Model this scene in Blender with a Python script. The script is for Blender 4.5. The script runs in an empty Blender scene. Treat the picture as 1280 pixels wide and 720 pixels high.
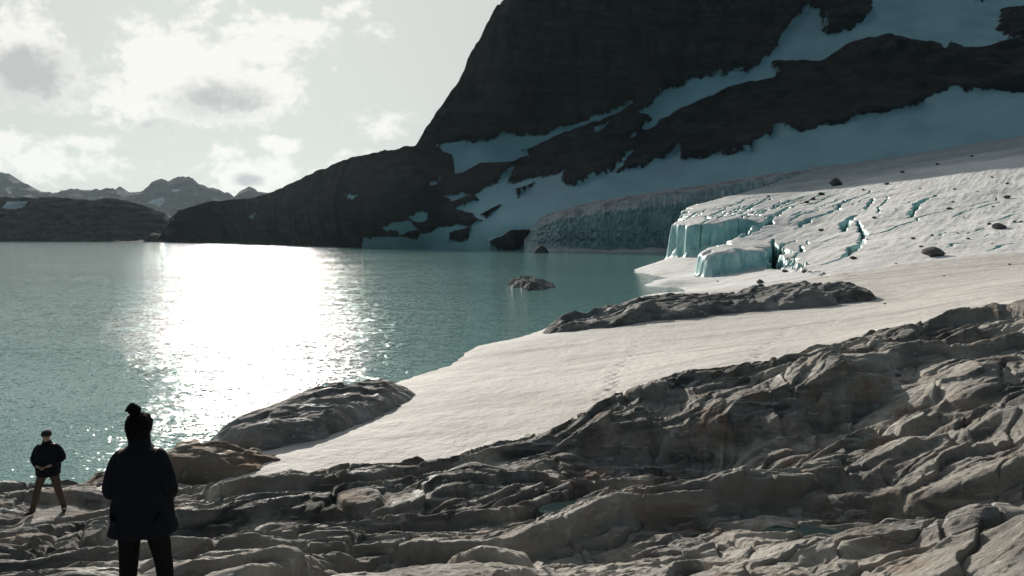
import bpy, math, random
import numpy as np
from mathutils import Vector, Matrix

# ------------------------------------------------------------------ basics
SC = bpy.context.scene
COL = SC.collection
R = math.radians
F = 900.0                       # focal length in photo pixels (1280 wide)
HC = 7.5                        # camera height above the lake
PITCH = math.atan((360 - 297) / F)
CP, SP = math.cos(PITCH), math.sin(PITCH)
SUN_AZ, SUN_EL = R(-20.1), R(22.0)     # azimuth measured from +Y towards +X
SUN_DIR = Vector((math.sin(SUN_AZ) * math.cos(SUN_EL), math.cos(SUN_AZ) * math.cos(SUN_EL), math.sin(SUN_EL)))


def ray(px, py):
    a = (px - 640) / F
    b = (360 - py) / F
    return a, CP + b * SP, -SP + b * CP          # dx, dy, dz


def at(px, py, Y):
    dx, dy, dz = ray(px, py)
    t = Y / dy
    return np.array((dx * t, Y, HC + dz * t))


def at_z(px, py, z=0.0):
    dx, dy, dz = ray(px, py)
    t = (z - HC) / dz
    return np.array((dx * t, dy * t, z))


# ------------------------------------------------------------------ noise
def _h(ix, iy, iz, seed):
    h = (ix.astype(np.int64) * 374761393 + iy.astype(np.int64) * 668265263 + iz.astype(np.int64) * 2147483647 + seed * 1274126177) & 0xFFFFFFFF
    h = ((h ^ (h >> 13)) * 1274126177) & 0xFFFFFFFF
    h = ((h ^ (h >> 16)) * 2246822519) & 0xFFFFFFFF
    h = h ^ (h >> 15)
    return h


def rnd(ix, iy, seed):
    return (_h(ix, iy, np.zeros_like(ix), seed) & 0xFFFF) / 65535.0


def noise2(x, y, seed=0):
    x0 = np.floor(x); y0 = np.floor(y)
    fx = x - x0; fy = y - y0
    ix = x0.astype(np.int64); iy = y0.astype(np.int64)
    u = fx * fx * fx * (fx * (fx * 6 - 15) + 10); v = fy * fy * fy * (fy * (fy * 6 - 15) + 10)
    z = np.zeros_like(ix)

    def g(ax, ay):
        a = (_h(ix + ax, iy + ay, z, seed) & 0xFFFF) * (2 * np.pi / 65536.0)
        return np.cos(a) * (fx - ax) + np.sin(a) * (fy - ay)
    n0 = g(0, 0) * (1 - u) + g(1, 0) * u
    n1 = g(0, 1) * (1 - u) + g(1, 1) * u
    return (n0 * (1 - v) + n1 * v) * 1.4


def noise3(x, y, z, seed=0):
    x0 = np.floor(x); y0 = np.floor(y); z0 = np.floor(z)
    fx, fy, fz = x - x0, y - y0, z - z0
    ix, iy, iz = x0.astype(np.int64), y0.astype(np.int64), z0.astype(np.int64)
    s = lambda t: t * t * t * (t * (t * 6 - 15) + 10)
    u, v, w = s(fx), s(fy), s(fz)

    def g(ax, ay, az):
        h = _h(ix + ax, iy + ay, iz + az, seed)
        gx = (h & 255) / 127.5 - 1; gy = ((h >> 8) & 255) / 127.5 - 1; gz = ((h >> 16) & 255) / 127.5 - 1
        return gx * (fx - ax) + gy * (fy - ay) + gz * (fz - az)
    a = (g(0, 0, 0) * (1 - u) + g(1, 0, 0) * u) * (1 - v) + (g(0, 1, 0) * (1 - u) + g(1, 1, 0) * u) * v
    b = (g(0, 0, 1) * (1 - u) + g(1, 0, 1) * u) * (1 - v) + (g(0, 1, 1) * (1 - u) + g(1, 1, 1) * u) * v
    return a * (1 - w) + b * w


def fbm2(x, y, o=4, seed=0, gain=0.5, ridge=False):
    r = np.zeros_like(x); amp = 1.0; fr = 1.0
    for i in range(o):
        n = noise2(x * fr, y * fr, seed + i * 17)
        r += amp * ((0.5 - np.abs(n)) if ridge else n)
        amp *= gain; fr *= 2.03
    return r


def fbm3(x, y, z, o=4, seed=0, gain=0.5, ridge=False):
    r = np.zeros_like(x); amp = 1.0; fr = 1.0
    for i in range(o):
        n = noise3(x * fr, y * fr, z * fr, seed + i * 17)
        r += amp * ((0.5 - np.abs(n)) if ridge else n)
        amp *= gain; fr *= 2.03
    return r


def sst(a, b, x):
    t = np.clip((x - a) / (b - a), 0, 1)
    return t * t * (3 - 2 * t)


def blocks(x, y, scale, ang, stretch, seed, dip, off, k=14.0, rtilt=0.12):
    """tilted joint-bounded blocks: returns height (m) and an edge distance"""
    ca, sa = math.cos(ang), math.sin(ang)
    a = x * ca + y * sa; b = -x * sa + y * ca
    wx = noise2(x / (scale * 1.3), y / (scale * 1.3), seed + 5) * 0.55
    wy = noise2(x / (scale * 1.3) + 31.7, y / (scale * 1.3), seed + 6) * 0.55
    u = a / (scale * stretch) + wx; v = b / scale + wy
    iu = np.floor(u).astype(np.int64); iv = np.floor(v).astype(np.int64)
    num = np.zeros_like(x); den = np.zeros_like(x)
    d1 = np.full_like(x, 9.0); d2 = np.full_like(x, 9.0)
    for di in (-1, 0, 1):
        for dj in (-1, 0, 1):
            ci = iu + di; cj = iv + dj
            cx = ci + 0.15 + 0.7 * rnd(ci, cj, seed); cy = cj + 0.15 + 0.7 * rnd(ci, cj, seed + 1)
            du = u - cx; dv = v - cy
            d = np.sqrt(du * du + dv * dv)
            h = off * (rnd(ci, cj, seed + 2) - 0.5) + (dip + rtilt * (rnd(ci, cj, seed + 3) - 0.5) * 2) * dv * scale \
                + rtilt * (rnd(ci, cj, seed + 4) - 0.5) * 2 * du * scale * stretch * 0.5
            w = np.exp(-k * d * d * 2)
            num += w * h; den += w
            m = d < d1
            d2 = np.where(m, d1, np.minimum(d2, d)); d1 = np.where(m, d, d1)
    return num / (den + 1e-12), d2 - d1


# ------------------------------------------------------------------ interpolation and outlines
class TPS:
    def __init__(self, pts, vals, smooth=1e-6):
        p = np.asarray(pts, float); v = np.asarray(vals, float); n = len(p)
        d2 = ((p[:, None] - p[None]) ** 2).sum(-1)
        K = 0.5 * d2 * np.log(d2 + 1e-12) + smooth * np.eye(n)
        P = np.c_[np.ones(n), p]
        A = np.zeros((n + 3, n + 3)); A[:n, :n] = K; A[:n, n:] = P; A[n:, :n] = P.T
        self.w = np.linalg.solve(A, np.r_[v, 0, 0, 0]); self.p = p; self.n = n

    def __call__(self, x, y):
        sh = np.shape(x); x = np.ravel(x).astype(float); y = np.ravel(y).astype(float)
        out = np.empty_like(x)
        for s in range(0, len(x), 60000):
            xs = x[s:s + 60000, None]; ys = y[s:s + 60000, None]
            d2 = (xs - self.p[:, 0]) ** 2 + (ys - self.p[:, 1]) ** 2
            out[s:s + 60000] = (0.5 * d2 * np.log(d2 + 1e-12)) @ self.w[:self.n] + self.w[self.n] + xs[:, 0] * self.w[self.n + 1] + ys[:, 0] * self.w[self.n + 2]
        return out.reshape(sh)


def sdf(poly, x, y):
    """signed distance to a polygon, positive inside"""
    sh = np.shape(x); x = np.ravel(x); y = np.ravel(y)
    p = np.asarray(poly, float)[:, :2]; q = np.roll(p, -1, 0)
    best = np.full(x.shape, 1e18); inside = np.zeros(x.shape, bool)
    for (ax, ay), (bx, by) in zip(p, q):
        ex, ey = bx - ax, by - ay
        t = np.clip(((x - ax) * ex + (y - ay) * ey) / (ex * ex + ey * ey + 1e-12), 0, 1)
        best = np.minimum(best, (x - ax - t * ex) ** 2 + (y - ay - t * ey) ** 2)
        c = (ay > y) != (by > y)
        if by != ay:
            inside ^= c & (x < (bx - ax) * (y - ay) / (by - ay) + ax)
    d = np.sqrt(best)
    return np.where(inside, d, -d).reshape(sh)


def line_dist(pl, x, y):
    """distance to a polyline and the 0..1 position along it"""
    best = np.full(x.shape, 1e18); pos = np.zeros(x.shape)
    n = len(pl) - 1
    for i in range(n):
        (ax, ay), (bx, by) = pl[i][:2], pl[i + 1][:2]
        ex, ey = bx - ax, by - ay
        t = np.clip(((x - ax) * ex + (y - ay) * ey) / (ex * ex + ey * ey + 1e-12), 0, 1)
        d = (x - ax - t * ex) ** 2 + (y - ay - t * ey) ** 2
        m = d < best
        best = np.where(m, d, best); pos = np.where(m, (i + t) / n, pos)
    return np.sqrt(best), pos


# ------------------------------------------------------------------ mesh helpers
def link(name, me, mat, parent=None, kind=None, label=None, cat=None, group=None):
    o = bpy.data.objects.new(name, me); COL.objects.link(o)
    if mat is not None and me is not None and not me.materials:
        me.materials.append(mat)
    if parent is not None:
        o.parent = parent
    for k, v in (('kind', kind), ('label', label), ('category', cat), ('group', group)):
        if v:
            o[k] = v
    return o


def mesh_np(name, verts, quads, smooth=True, attrs=None):
    me = bpy.data.meshes.new(name)
    v = np.ascontiguousarray(verts, np.float32).reshape(-1, 3); q = np.ascontiguousarray(quads, np.int32)
    k = q.shape[1]
    me.vertices.add(len(v)); me.vertices.foreach_set('co', v.ravel())
    me.loops.add(q.size); me.loops.foreach_set('vertex_index', q.ravel())
    me.polygons.add(len(q)); me.polygons.foreach_set('loop_start', np.arange(0, q.size, k, dtype=np.int32))
    try:
        me.polygons.foreach_set('loop_total', np.full(len(q), k, np.int32))
    except Exception:
        pass
    for an, av in (attrs or {}).items():
        a = me.attributes.new(an, 'FLOAT', 'POINT'); a.data.foreach_set('value', np.ascontiguousarray(av, np.float32).ravel())
    me.update(calc_edges=True)
    me.polygons.foreach_set('use_smooth', np.full(len(q), smooth, bool))
    return me


def grid_quads(nr, nc, wrap=False):
    i = np.arange(nr - 1)[:, None]; j = np.arange(nc if wrap else nc - 1)[None]
    j2 = (j + 1) % nc
    a = i * nc + j; b = i * nc + j2; c = (i + 1) * nc + j2; d = (i + 1) * nc + j
    return np.stack([a, b, c, d], -1).reshape(-1, 4)


# ------------------------------------------------------------------ node helpers
class NT:
    def __init__(self, tree):
        self.t = tree; self.t.nodes.clear()

    def n(self, typ, **kw):
        nd = self.t.nodes.new(typ)
        for k, v in kw.items():
            if k.startswith('i_'):
                nd.inputs[k[2:].replace('_', ' ')].default_value = v
            else:
                setattr(nd, k, v)
        return nd

    def l(self, a, b):
        self.t.links.new(a, b)

    def put(self, sock, v):
        if hasattr(v, 'links') or isinstance(v, bpy.types.NodeSocket):
            self.l(v, sock)
        else:
            sock.default_value = v

    def m(self, op, a, b=None, c=None, clamp=False):
        nd = self.t.nodes.new('ShaderNodeMath'); nd.operation = op; nd.use_clamp = clamp
        self.put(nd.inputs[0], a)
        if b is not None:
            self.put(nd.inputs[1], b)
        if c is not None:
            self.put(nd.inputs[2], c)
        return nd.outputs[0]

    def mr(self, v, a, b, c=0.0, d=1.0, smooth=True):
        nd = self.t.nodes.new('ShaderNodeMapRange')
        nd.interpolation_type = 'SMOOTHSTEP' if smooth else 'LINEAR'
        self.put(nd.inputs[0], v)
        for i, q in enumerate((a, b, c, d)):
            self.put(nd.inputs[i + 1], q)
        return nd.outputs[0]

    def mix(self, f, a, b):
        nd = self.t.nodes.new('ShaderNodeMix'); nd.data_type = 'RGBA'
        self.put(nd.inputs[0], f)
        for s, v in ((nd.inputs[6], a), (nd.inputs[7], b)):
            if isinstance(v, tuple) and len(v) == 3:
                v = v + (1.0,)
            self.put(s, v)
        return nd.outputs[2]

    def noise(self, co, scale, detail=4, rough=0.55, dist=0.0):
        nd = self.t.nodes.new('ShaderNodeTexNoise')
        nd.inputs['Scale'].default_value = scale; nd.inputs['Detail'].default_value = detail
        nd.inputs['Roughness'].default_value = rough; nd.inputs['Distortion'].default_value = dist
        if co is not None:
            self.l(co, nd.inputs['Vector'])
        return nd.outputs['Fac']

    def mapping(self, co, rot=(0, 0, 0), scale=(1, 1, 1), loc=(0, 0, 0)):
        nd = self.t.nodes.new('ShaderNodeMapping')
        nd.inputs['Rotation'].default_value = rot; nd.inputs['Scale'].default_value = scale; nd.inputs['Location'].default_value = loc
        self.l(co, nd.inputs['Vector'])
        return nd.outputs[0]

    def bump(self, h, strength, dist, normal=None):
        nd = self.t.nodes.new('ShaderNodeBump')
        nd.inputs['Strength'].default_value = strength; nd.inputs['Distance'].default_value = dist
        self.l(h, nd.inputs['Height'])
        if normal is not None:
            self.l(normal, nd.inputs['Normal'])
        return nd.outputs[0]


def material(name):
    m = bpy.data.materials.new(name); m.use_nodes = True
    t = NT(m.node_tree)
    out = t.n('ShaderNodeOutputMaterial')
    b = t.n('ShaderNodeBsdfPrincipled')
    t.l(b.outputs[0], out.inputs[0])
    geo = t.n('ShaderNodeNewGeometry')
    return m, t, b, geo.outputs['Position'], geo, out


def plain(name, col, rough=0.85, bump=0.0, scale=60):
    m, t, b, pos, geo, out = material(name)
    tc = t.n('ShaderNodeTexCoord').outputs['Object']
    n = t.noise(tc, scale, 5)
    t.l(t.mix(n, tuple(c * 0.75 for c in col), tuple(min(1, c * 1.25) for c in col)), b.inputs['Base Color'])
    b.inputs['Roughness'].default_value = rough
    if bump:
        t.l(t.bump(n, bump, 0.01), b.inputs['Normal'])
    return m


def rock_material(name, c_dark, c_mid, c_light, strike, s=1.0, rust=0.0, bump=0.8, rough=0.75):
    """banded gneiss: foliation along the strike, lichen/rust stains, fine grain"""
    m, t, b, pos, geo, out = material(name)
    band = t.mapping(pos, rot=(0.0, 0.0, -strike), scale=(0.35 * s, 2.2 * s, 2.6 * s))
    n1 = t.noise(band, 1.0, 7, 0.62, 0.7)
    n2 = t.noise(pos, 0.55 * s, 6, 0.6)
    n3 = t.noise(pos, 9.0 * s, 6, 0.65)
    n4 = t.noise(pos, 0.9 * s, 5, 0.65, 0.6)
    c = t.mix(t.mr(n1, 0.38, 0.62), c_dark, c_mid)
    c = t.mix(t.m('MULTIPLY', t.mr(n2, 0.45, 0.7), 0.8), c, c_light)
    c = t.mix(t.m('MULTIPLY', t.mr(n3, 0.5, 0.72), 0.55), c, tuple(x * 0.45 for x in c_dark))
    n5 = t.noise(t.mapping(pos, rot=(0, 0, -strike), scale=(0.12 * s, 0.5 * s, 0.5 * s)), 1.0, 7, 0.65, 0.8)
    c = t.mix(t.m('MULTIPLY', t.mr(n5, 0.50, 0.64), 0.7), c, tuple(x * 0.5 for x in c_dark))
    vein = t.noise(t.mapping(pos, rot=(0, 0, -strike), scale=(0.25 * s, 5.0 * s, 5.0 * s)), 1.0, 3, 0.5, 1.2)
    c = t.mix(t.m('MULTIPLY', t.mr(vein, 0.62, 0.68), 0.6), c, tuple(min(.6, x * 1.35) for x in c_light))
    c = t.mix(t.m('MULTIPLY', t.mr(n3, 0.3, 0.42, 1.0, 0.0), 0.35), c, c_light)
    n6 = t.noise(pos, 0.14 * s, 4, 0.6, 0.4)
    c = t.mix(t.m('MULTIPLY', t.mr(n6, 0.45, 0.65), 0.45), c, tuple(min(.62, x * 1.12) for x in c_light))
    if rust:
        c = t.mix(t.m('MULTIPLY', t.mr(n4, 0.52, 0.68), rust), c, (0.26, 0.15, 0.085))
    t.l(c, b.inputs['Base Color'])
    b.inputs['Specular IOR Level'].default_value = 0.3
    t.put(b.inputs['Roughness'], t.mr(n4, 0.30, 0.5, rough - 0.36, rough + 0.15))
    fine = t.noise(t.mapping(pos, rot=(0, 0, -strike), scale=(5.0 * s, 11 * s, 12 * s)), 1.0, 9, 0.72, 0.3)
    h = t.m('ADD', t.m('MULTIPLY', fine, 0.6), t.m('MULTIPLY', n3, 0.5))
    nb = t.bump(n1, bump * 0.6, 0.35 / s)
    t.l(t.bump(h, bump, 0.10 / s, nb), b.inputs['Normal'])
    return m


# ------------------------------------------------------------------ camera, sun, sky
cam = bpy.data.cameras.new('camera'); cam.lens = 36.0 * F / 1280; cam.sensor_width = 36.0
cam.clip_start = 0.1; cam.clip_end = 60000
co = link('camera', cam, None); co.location = (0, 0, HC); co.rotation_euler = (math.pi / 2 - PITCH, 0, 0)
SC.camera = co

sl = bpy.data.lights.new('sun', 'SUN'); sl.energy = 4.9; sl.angle = R(0.53); sl.color = (1.0, 0.94, 0.86)
so = link('sun', sl, None); so.rotation_euler = SUN_DIR.to_track_quat('Z', 'Y').to_euler(); so.location = (-60, 150, 200)

vs = SC.view_settings
vs.view_transform = 'Standard'; vs.look = 'None'; vs.gamma = 1.0; vs.use_curve_mapping = False; vs.exposure = 0.0


def uv_of(px, py):
    dx, dy, dz = ray(px, py)
    return dx / dy, dz / dy


CLOUDS = [  # px, py, half-width, half-height, weight
    (15, 70, 95, 62, 1.0), (60, 100, 85, 45, 1.1), (245, 95, 135, 72, 1.15), (200, 75, 80, 60, 1.0), (320, 60, 90, 55, .9),
    (270, 125, 95, 42, 1.15), (335, 110, 55, 45, .9), (372, 42, 50, 34, 0.9), (165, 125, 75, 40, .9), (30, 205, 130, 26, 1.0),
    (10, 180, 50, 22, .8), (110, 178, 65, 14, .85), (282, 188, 32, 14, 1.0), (350, 181, 40, 13, .9),
    (478, 155, 38, 22, .85), (330, 222, 85, 30, 1.0), (300, 228, 60, 22, 1.0), (450, 205, 45, 18, .6), (437, 8, 30, 16, .6), (470, 40, 22, 14, .5), (250, 20, 40, 40, .55)]
CORES = [(40, 98, 66, 38), (20, 85, 40, 30), (268, 125, 60, 25), (200, 160, 28, 12), (310, 225, 22, 9)]

w = bpy.data.worlds.new('World'); SC.world = w; w.use_nodes = True
t = NT(w.node_tree)
wo = t.n('ShaderNodeOutputWorld'); bg = t.n('ShaderNodeBackground', i_Strength=0.05)
sky = t.n('ShaderNodeTexSky', sky_type='NISHITA', sun_disc=False)
sky.sun_elevation = SUN_EL; sky.sun_rotation = SUN_AZ
sky.air_density = 1.0; sky.dust_density = 1.6; sky.ozone_density = 1.0; sky.altitude = 600
tc = t.n('ShaderNodeTexCoord').outputs['Generated']
sep = t.n('ShaderNodeSeparateXYZ'); t.l(tc, sep.inputs[0])
yy = t.m('MAXIMUM', sep.outputs[1], 0.08)
u = t.m('DIVIDE', sep.outputs[0], yy); v = t.m('DIVIDE', sep.outputs[2], yy)
cmb = t.n('ShaderNodeCombineXYZ'); t.l(u, cmb.inputs[0]); t.l(t.m('MULTIPLY', v, 1.35), cmb.inputs[1])
uvw = cmb.outputs[0]
nbig = t.noise(uvw, 13.0, 10, 0.62, 0.25)
nfin = t.noise(t.mapping(uvw, loc=(3.1, 1.7, 0.4)), 40.0, 8, 0.62, 0.2)
nz = t.m('ADD', t.m('MULTIPLY', t.m('SUBTRACT', nbig, 0.5), 2.5), t.m('MULTIPLY', t.m('SUBTRACT', nfin, 0.5), 1.9))


def blobs(lst, warp):
    best = None
    for q in lst:
        u0, v0 = uv_of(q[0], q[1]); a = q[2] / F; b_ = q[3] / F; wgt = q[4] if len(q) > 4 else 1.0
        ex = t.m('MULTIPLY', t.m('SUBTRACT', u, u0), 1 / a); ey = t.m('MULTIPLY', t.m('SUBTRACT', v, v0), 1 / b_)
        r = t.m('SQRT', t.m('ADD', t.m('MULTIPLY', ex, ex), t.m('MULTIPLY', ey, ey)))
        d = t.m('MULTIPLY', t.m('SUBTRACT', 1.0, r), wgt)
        best = d if best is None else t.m('MAXIMUM', best, d)
    return t.m('ADD', best, warp)


den = blobs(CLOUDS, t.m('MULTIPLY', nz, 1.0))
core = blobs(CORES, t.m('MULTIPLY', nz, 0.7))
# a scatter of cloud over the rest of the dome (behind and beside the view)
ncl = t.noise(tc, 3.2, 8, 0.58, 0.2)
rest = t.m('MULTIPLY', t.mr(ncl, 0.52, 0.66), t.mr(sep.outputs[1], 0.35, 0.0))
front = t.mr(sep.outputs[1], 0.1, 0.3)
cover = t.m('MAXIMUM', t.m('MULTIPLY', t.mr(den, -0.06, 0.64), front), t.m('MULTIPLY', rest, 0.6))
corem = t.m('MULTIPLY', t.m('MULTIPLY', t.mr(core, -0.35, 0.8), front), 0.9)
dotn = t.n('ShaderNodeVectorMath', operation='DOT_PRODUCT'); t.l(tc, dotn.inputs[0]); dotn.inputs[1].default_value = SUN_DIR
glow = t.mr(dotn.outputs['Value'], 0.72, 0.99)
bright = t.mix(glow, (14.4, 14.5, 14.4), (19.5, 19.0, 17.8))
dark = t.mix(glow, (6.0, 6.4, 6.7), (9.0, 9.2, 9.2))
# thin high haze evens out the sunward half of the sky; away from the sun it is a cooler, deeper blue-green
tint = t.n('ShaderNodeMix', data_type='RGBA', blend_type='MULTIPLY'); tint.inputs[0].default_value = 1.0
t.l(sky.outputs[0], tint.inputs[6]); tint.inputs[7].default_value = (0.32, 0.74, 0.76, 1)
veilc = t.mix(t.mr(dotn.outputs['Value'], 0.80, 0.985), (11.0, 11.5, 11.6), (14.6, 14.2, 13.4))
veil = t.mix(t.mr(dotn.outputs['Value'], 0.3, 0.75, 0.0, 0.88), tint.outputs[2], veilc)
ccol = t.mix(corem, bright, dark)
skyc = t.mix(t.m('MULTIPLY', cover, 0.9), veil, ccol)
t.l(skyc, bg.inputs['Color']); t.l(bg.outputs[0], wo.inputs['Surface'])

# ------------------------------------------------------------------ water
WAVE = (0.32, 1.0, 1.15)
M_WATER, t, b, pos, geo, out = material('lake_water')


def slopes(sc, detail, rough, ang, seed):
    nd = t.n('ShaderNodeTexNoise'); nd.inputs['Scale'].default_value = sc; nd.inputs['Detail'].default_value = detail; nd.inputs['Roughness'].default_value = rough
    t.l(t.mapping(pos, rot=(0, 0, ang), scale=(0.6, 1.0, 1.0), loc=(seed, seed * 2.3, seed)), nd.inputs['Vector'])
    vm = t.n('ShaderNodeVectorMath', operation='SUBTRACT'); t.l(nd.outputs['Color'], vm.inputs[0]); vm.inputs[1].default_value = (.5, .5, .5)
    return vm.outputs[0]


def vscale(v, k):
    vm = t.n('ShaderNodeVectorMath', operation='SCALE'); t.l(v, vm.inputs[0]); t.put(vm.inputs['Scale'], k); return vm.outputs[0]


def vadd(a, b_):
    vm = t.n('ShaderNodeVectorMath', operation='ADD'); t.l(a, vm.inputs[0]); t.put(vm.inputs[1], b_); return vm.outputs[0]


gust = t.mr(t.noise(t.mapping(pos, rot=(0, 0, R(20)), scale=(0.4, 1, 1)), 0.05, 4, 0.55), 0.35, 0.65, 0.7, 1.15)
sl_ = vadd(vscale(slopes(1.1, 2, .5, R(20), 1.0), WAVE[0]), vadd(vscale(slopes(5.0, 3, .55, R(-15), 5.0), WAVE[1]), vscale(slopes(16.0, 2, .5, R(40), 9.0), WAVE[2])))
sl_ = vscale(sl_, gust)
vm = t.n('ShaderNodeVectorMath', operation='MULTIPLY'); t.l(sl_, vm.inputs[0]); vm.inputs[1].default_value = (1, 1, 0)
nv = t.n('ShaderNodeVectorMath', operation='NORMALIZE'); t.l(vadd(vm.outputs[0], (0, 0, 1)), nv.inputs[0])
t.l(nv.outputs[0], b.inputs['Normal'])
nD = t.noise(pos, 0.012, 4, 0.5)
t.l(t.mix(t.mr(nD, 0.35, 0.65), (0.14, 0.28, 0.26), (0.155, 0.305, 0.285)), b.inputs['Base Color'])
b.inputs['Roughness'].default_value = 0.06; b.inputs['IOR'].default_value = 1.333
S = 14000
link('lake_water', mesh_np('lake_water', [(-S, -S, 0), (S, -S, 0), (S, S, 0), (-S, S, 0)], [(0, 1, 2, 3)]), M_WATER, kind='structure')

# ------------------------------------------------------------------ rock ground (foreground bedrock)
STRIKE = R(14)
RC = [(0, 720, 7.8), (320, 720, 7.6), (640, 720, 7.2), (960, 720, 6.8), (1280, 720, 6.2), (0, 680, 10.5), (47, 645, 15), (0, 613, 19), (100, 622, 18),
      (345, 606, 19.5), (200, 660, 12), (500, 640, 14), (450, 600, 18.2), (640, 680, 9.5), (640, 600, 16.2), (640, 550, 20.5), (560, 578, 19.2), (760, 640, 12),
      (790, 504, 20), (900, 612, 14.6), (900, 530, 17.6), (900, 476, 20.7), (1000, 590, 14.5), (1000, 500, 18), (1000, 448, 22), (1100, 650, 9), (1100, 560, 13.5),
      (1100, 470, 19), (1100, 427, 24), (1280, 640, 8), (1280, 540, 12), (1280, 450, 18), (1280, 393, 25), (178, 792, 5.7), (1200, 600, 10)]
rp = [at(*c) for c in RC]
rp += [np.array(c) for c in [(0, 3, 4.5), (4, 3, 4.7), (-5, 3, 4.4), (0, -8, 4.8), (12, -6, 5.4), (-12, -4, 3.6), (-20, 8, 1.2), (-26, 14, -1.5), (-34, 0, -0.5), (26, 16, 6.3),
                             (30, 0, 7.0), (0, -30, 6), (40, -30, 9), (-40, -30, 2), (34, 26, 6.2), (44, 12, 8.0), (-24, 24, -3.0), (-12, 27, -2.5)]]
rp = np.array(rp)
T_ROCK = TPS(rp[:, :2] / 10, rp[:, 2], 1e-3)
ROCK_EDGE = [at(*c)[:2] for c in [(-250, 600, 19), (0, 606, 20.5), (100, 609, 20.5), (230, 604, 20.5), (335, 601, 20.6), (400, 594, 20.6), (480, 585, 20), (560, 573, 19.9), (640, 545, 21),
                                  (700, 535, 21.6), (745, 528, 21.2), (790, 498, 21.4), (830, 485, 21.6), (900, 470, 22), (1000, 443, 23.2), (1100, 422, 25.5), (1180, 405, 26.5), (1280, 390, 27),
                                  (1500, 372, 30), (1800, 360, 34)]] + [(90, 20), (90, -60), (-60, -60), (-60, 18)]
# big ledges seen in the photo: crest line (px,py,Y), drop in metres on the camera side, softness
LEDGES = [([(690, 575, 18.5), (760, 545, 18.2), (820, 520, 18.0), (900, 512, 17.6), (980, 505, 17.3), (1060, 490, 17.6), (1130, 470, 18.2)], 1.05, 0.3),
          ([(800, 500, 20.2), (860, 487, 20.0), (940, 480, 19.6), (1030, 470, 19.4)], 0.35, 0.25),
          ([(0, 648, 14.2), (120, 655, 13.6), (260, 640, 14.3), (420, 640, 14.0), (560, 625, 14.6), (640, 618, 14.8)], 0.3, 0.25),
          ([(560, 690, 9.0), (700, 665, 9.8), (800, 650, 10.3), (900, 660, 9.8)], 0.12, 0.2),
          ([(1000, 600, 12.0), (1100, 585, 12.2), (1200, 560, 12.6), (1280, 540, 12.6)], 0.3, 0.25),
          ([(1130, 430, 22.6), (1200, 418, 22.4), (1290, 408, 22.3)], 0.4, 0.3),
          ([(960, 690, 7.8), (1080, 680, 7.8), (1180, 665, 8.0), (1300, 650, 8.0)], 0.3, 0.25)]


def ledge_h(x, y):
    z = np.zeros_like(x)
    for pts, drop, soft in LEDGES:
        pl = [at(*p)[:2] for p in pts]
        d, s = line_dist(pl, x, y)
        yl = np.interp(x, [p[0] for p in pl], [p[1] for p in pl])
        wob = 0.35 * noise2(x * 0.9, y * 0.9, 71) + 0.16 * noise2(x * 2.6, y * 2.6, 72)
        side = y - yl + wob                                        # + beyond the crest
        fade = sst(0.0, 0.12, s) * sst(1.0, 0.88, s) * sst(4.2, 1.4, np.abs(side))
        z += fade * drop * (sst(-soft, 0.1, side) - 0.65) * (0.75 + 0.5 * noise2(x * .5, y * .5, 73))
    return z


def rock_height(x, y):
    z = T_ROCK(x / 10, y / 10)
    far = sst(60, 35, np.hypot(x, y))
    wx = x + 1.3 * noise2(x * .17, y * .17, 3) + .3 * noise2(x * .6, y * .6, 5); wy = y + 1.2 * noise2(x * .17 + 9, y * .17, 4) + .3 * noise2(x * .6 + 3, y * .6, 6)
    b1, e1 = blocks(wx, wy, 2.3, STRIKE, 1.9, 11, -0.15, 0.42, 11.0, 0.06)
    b2, e2 = blocks(wx, wy, 0.85, STRIKE + 0.25, 2.2, 23, -0.14, 0.10, 16.0, 0.08)
    b3, e3 = blocks(wx, wy, 0.30, STRIKE + 0.05, 2.6, 37, -0.08, 0.022, 14.0, 0.08)
    patch = sst(-0.35, 0.35, noise2(x * .16, y * .16, 8))
    z += b1 + b2 * (0.5 + 0.6 * patch) + b3 * (0.35 + 0.8 * sst(-.3, .4, noise2(x * .3, y * .3, 9)))
    ca, sa = math.cos(STRIKE + .05), math.sin(STRIKE + .05)
    xw = x + 1.6 * noise2(x * .14, y * .14, 181); yw = y + 1.3 * noise2(x * .14 + 4, y * .14, 182)
    al = xw * ca + yw * sa; ac = -xw * sa + yw * ca
    for th_, am_, sd0 in ((1.15, 0.10, 141), (0.42, 0.042, 151), (0.16, 0.017, 161)):
        q = ac / th_ + 1.1 * noise2(al * .22 / th_ ** .5, ac * .3 / th_, sd0) + .35 * noise2(al * .9 / th_ ** .5, ac * 1.1 / th_, sd0 + 1)
        fr = q - np.floor(q)
        am = am_ * sst(-.15, .45, noise2(al * .16 / th_ ** .5 + 3.1 * np.floor(q), ac * .16 / th_ ** .5, sd0 + 2))
        z += am * (sst(0.0, 0.09, fr) - fr)                     # steps of the foliation, scarps towards -Y
    z += 0.32 * fbm2(x * .27, y * .27, 3, 41, 0.42) + 0.035 * fbm2(al * 1.3, ac * 2.0, 4, 171, .55, True) + 0.012 * fbm2(x * 7, y * 7, 2, 173) + 0.012 * fbm2(x * 1.9, y * 3.2, 4, 43, 0.55)
    rr = fbm2((x * math.cos(STRIKE) + y * math.sin(STRIKE)) * .45, (-x * math.sin(STRIKE) + y * math.cos(STRIKE)) * 1.7, 4, 47, 0.55, True)
    z += 0.05 * (rr - 0.6)
    z -= 0.13 * sst(0.05, 0.0, e1) + 0.07 * sst(0.07, 0.0, e2)
    z += ledge_h(x, y)
    return z


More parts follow.
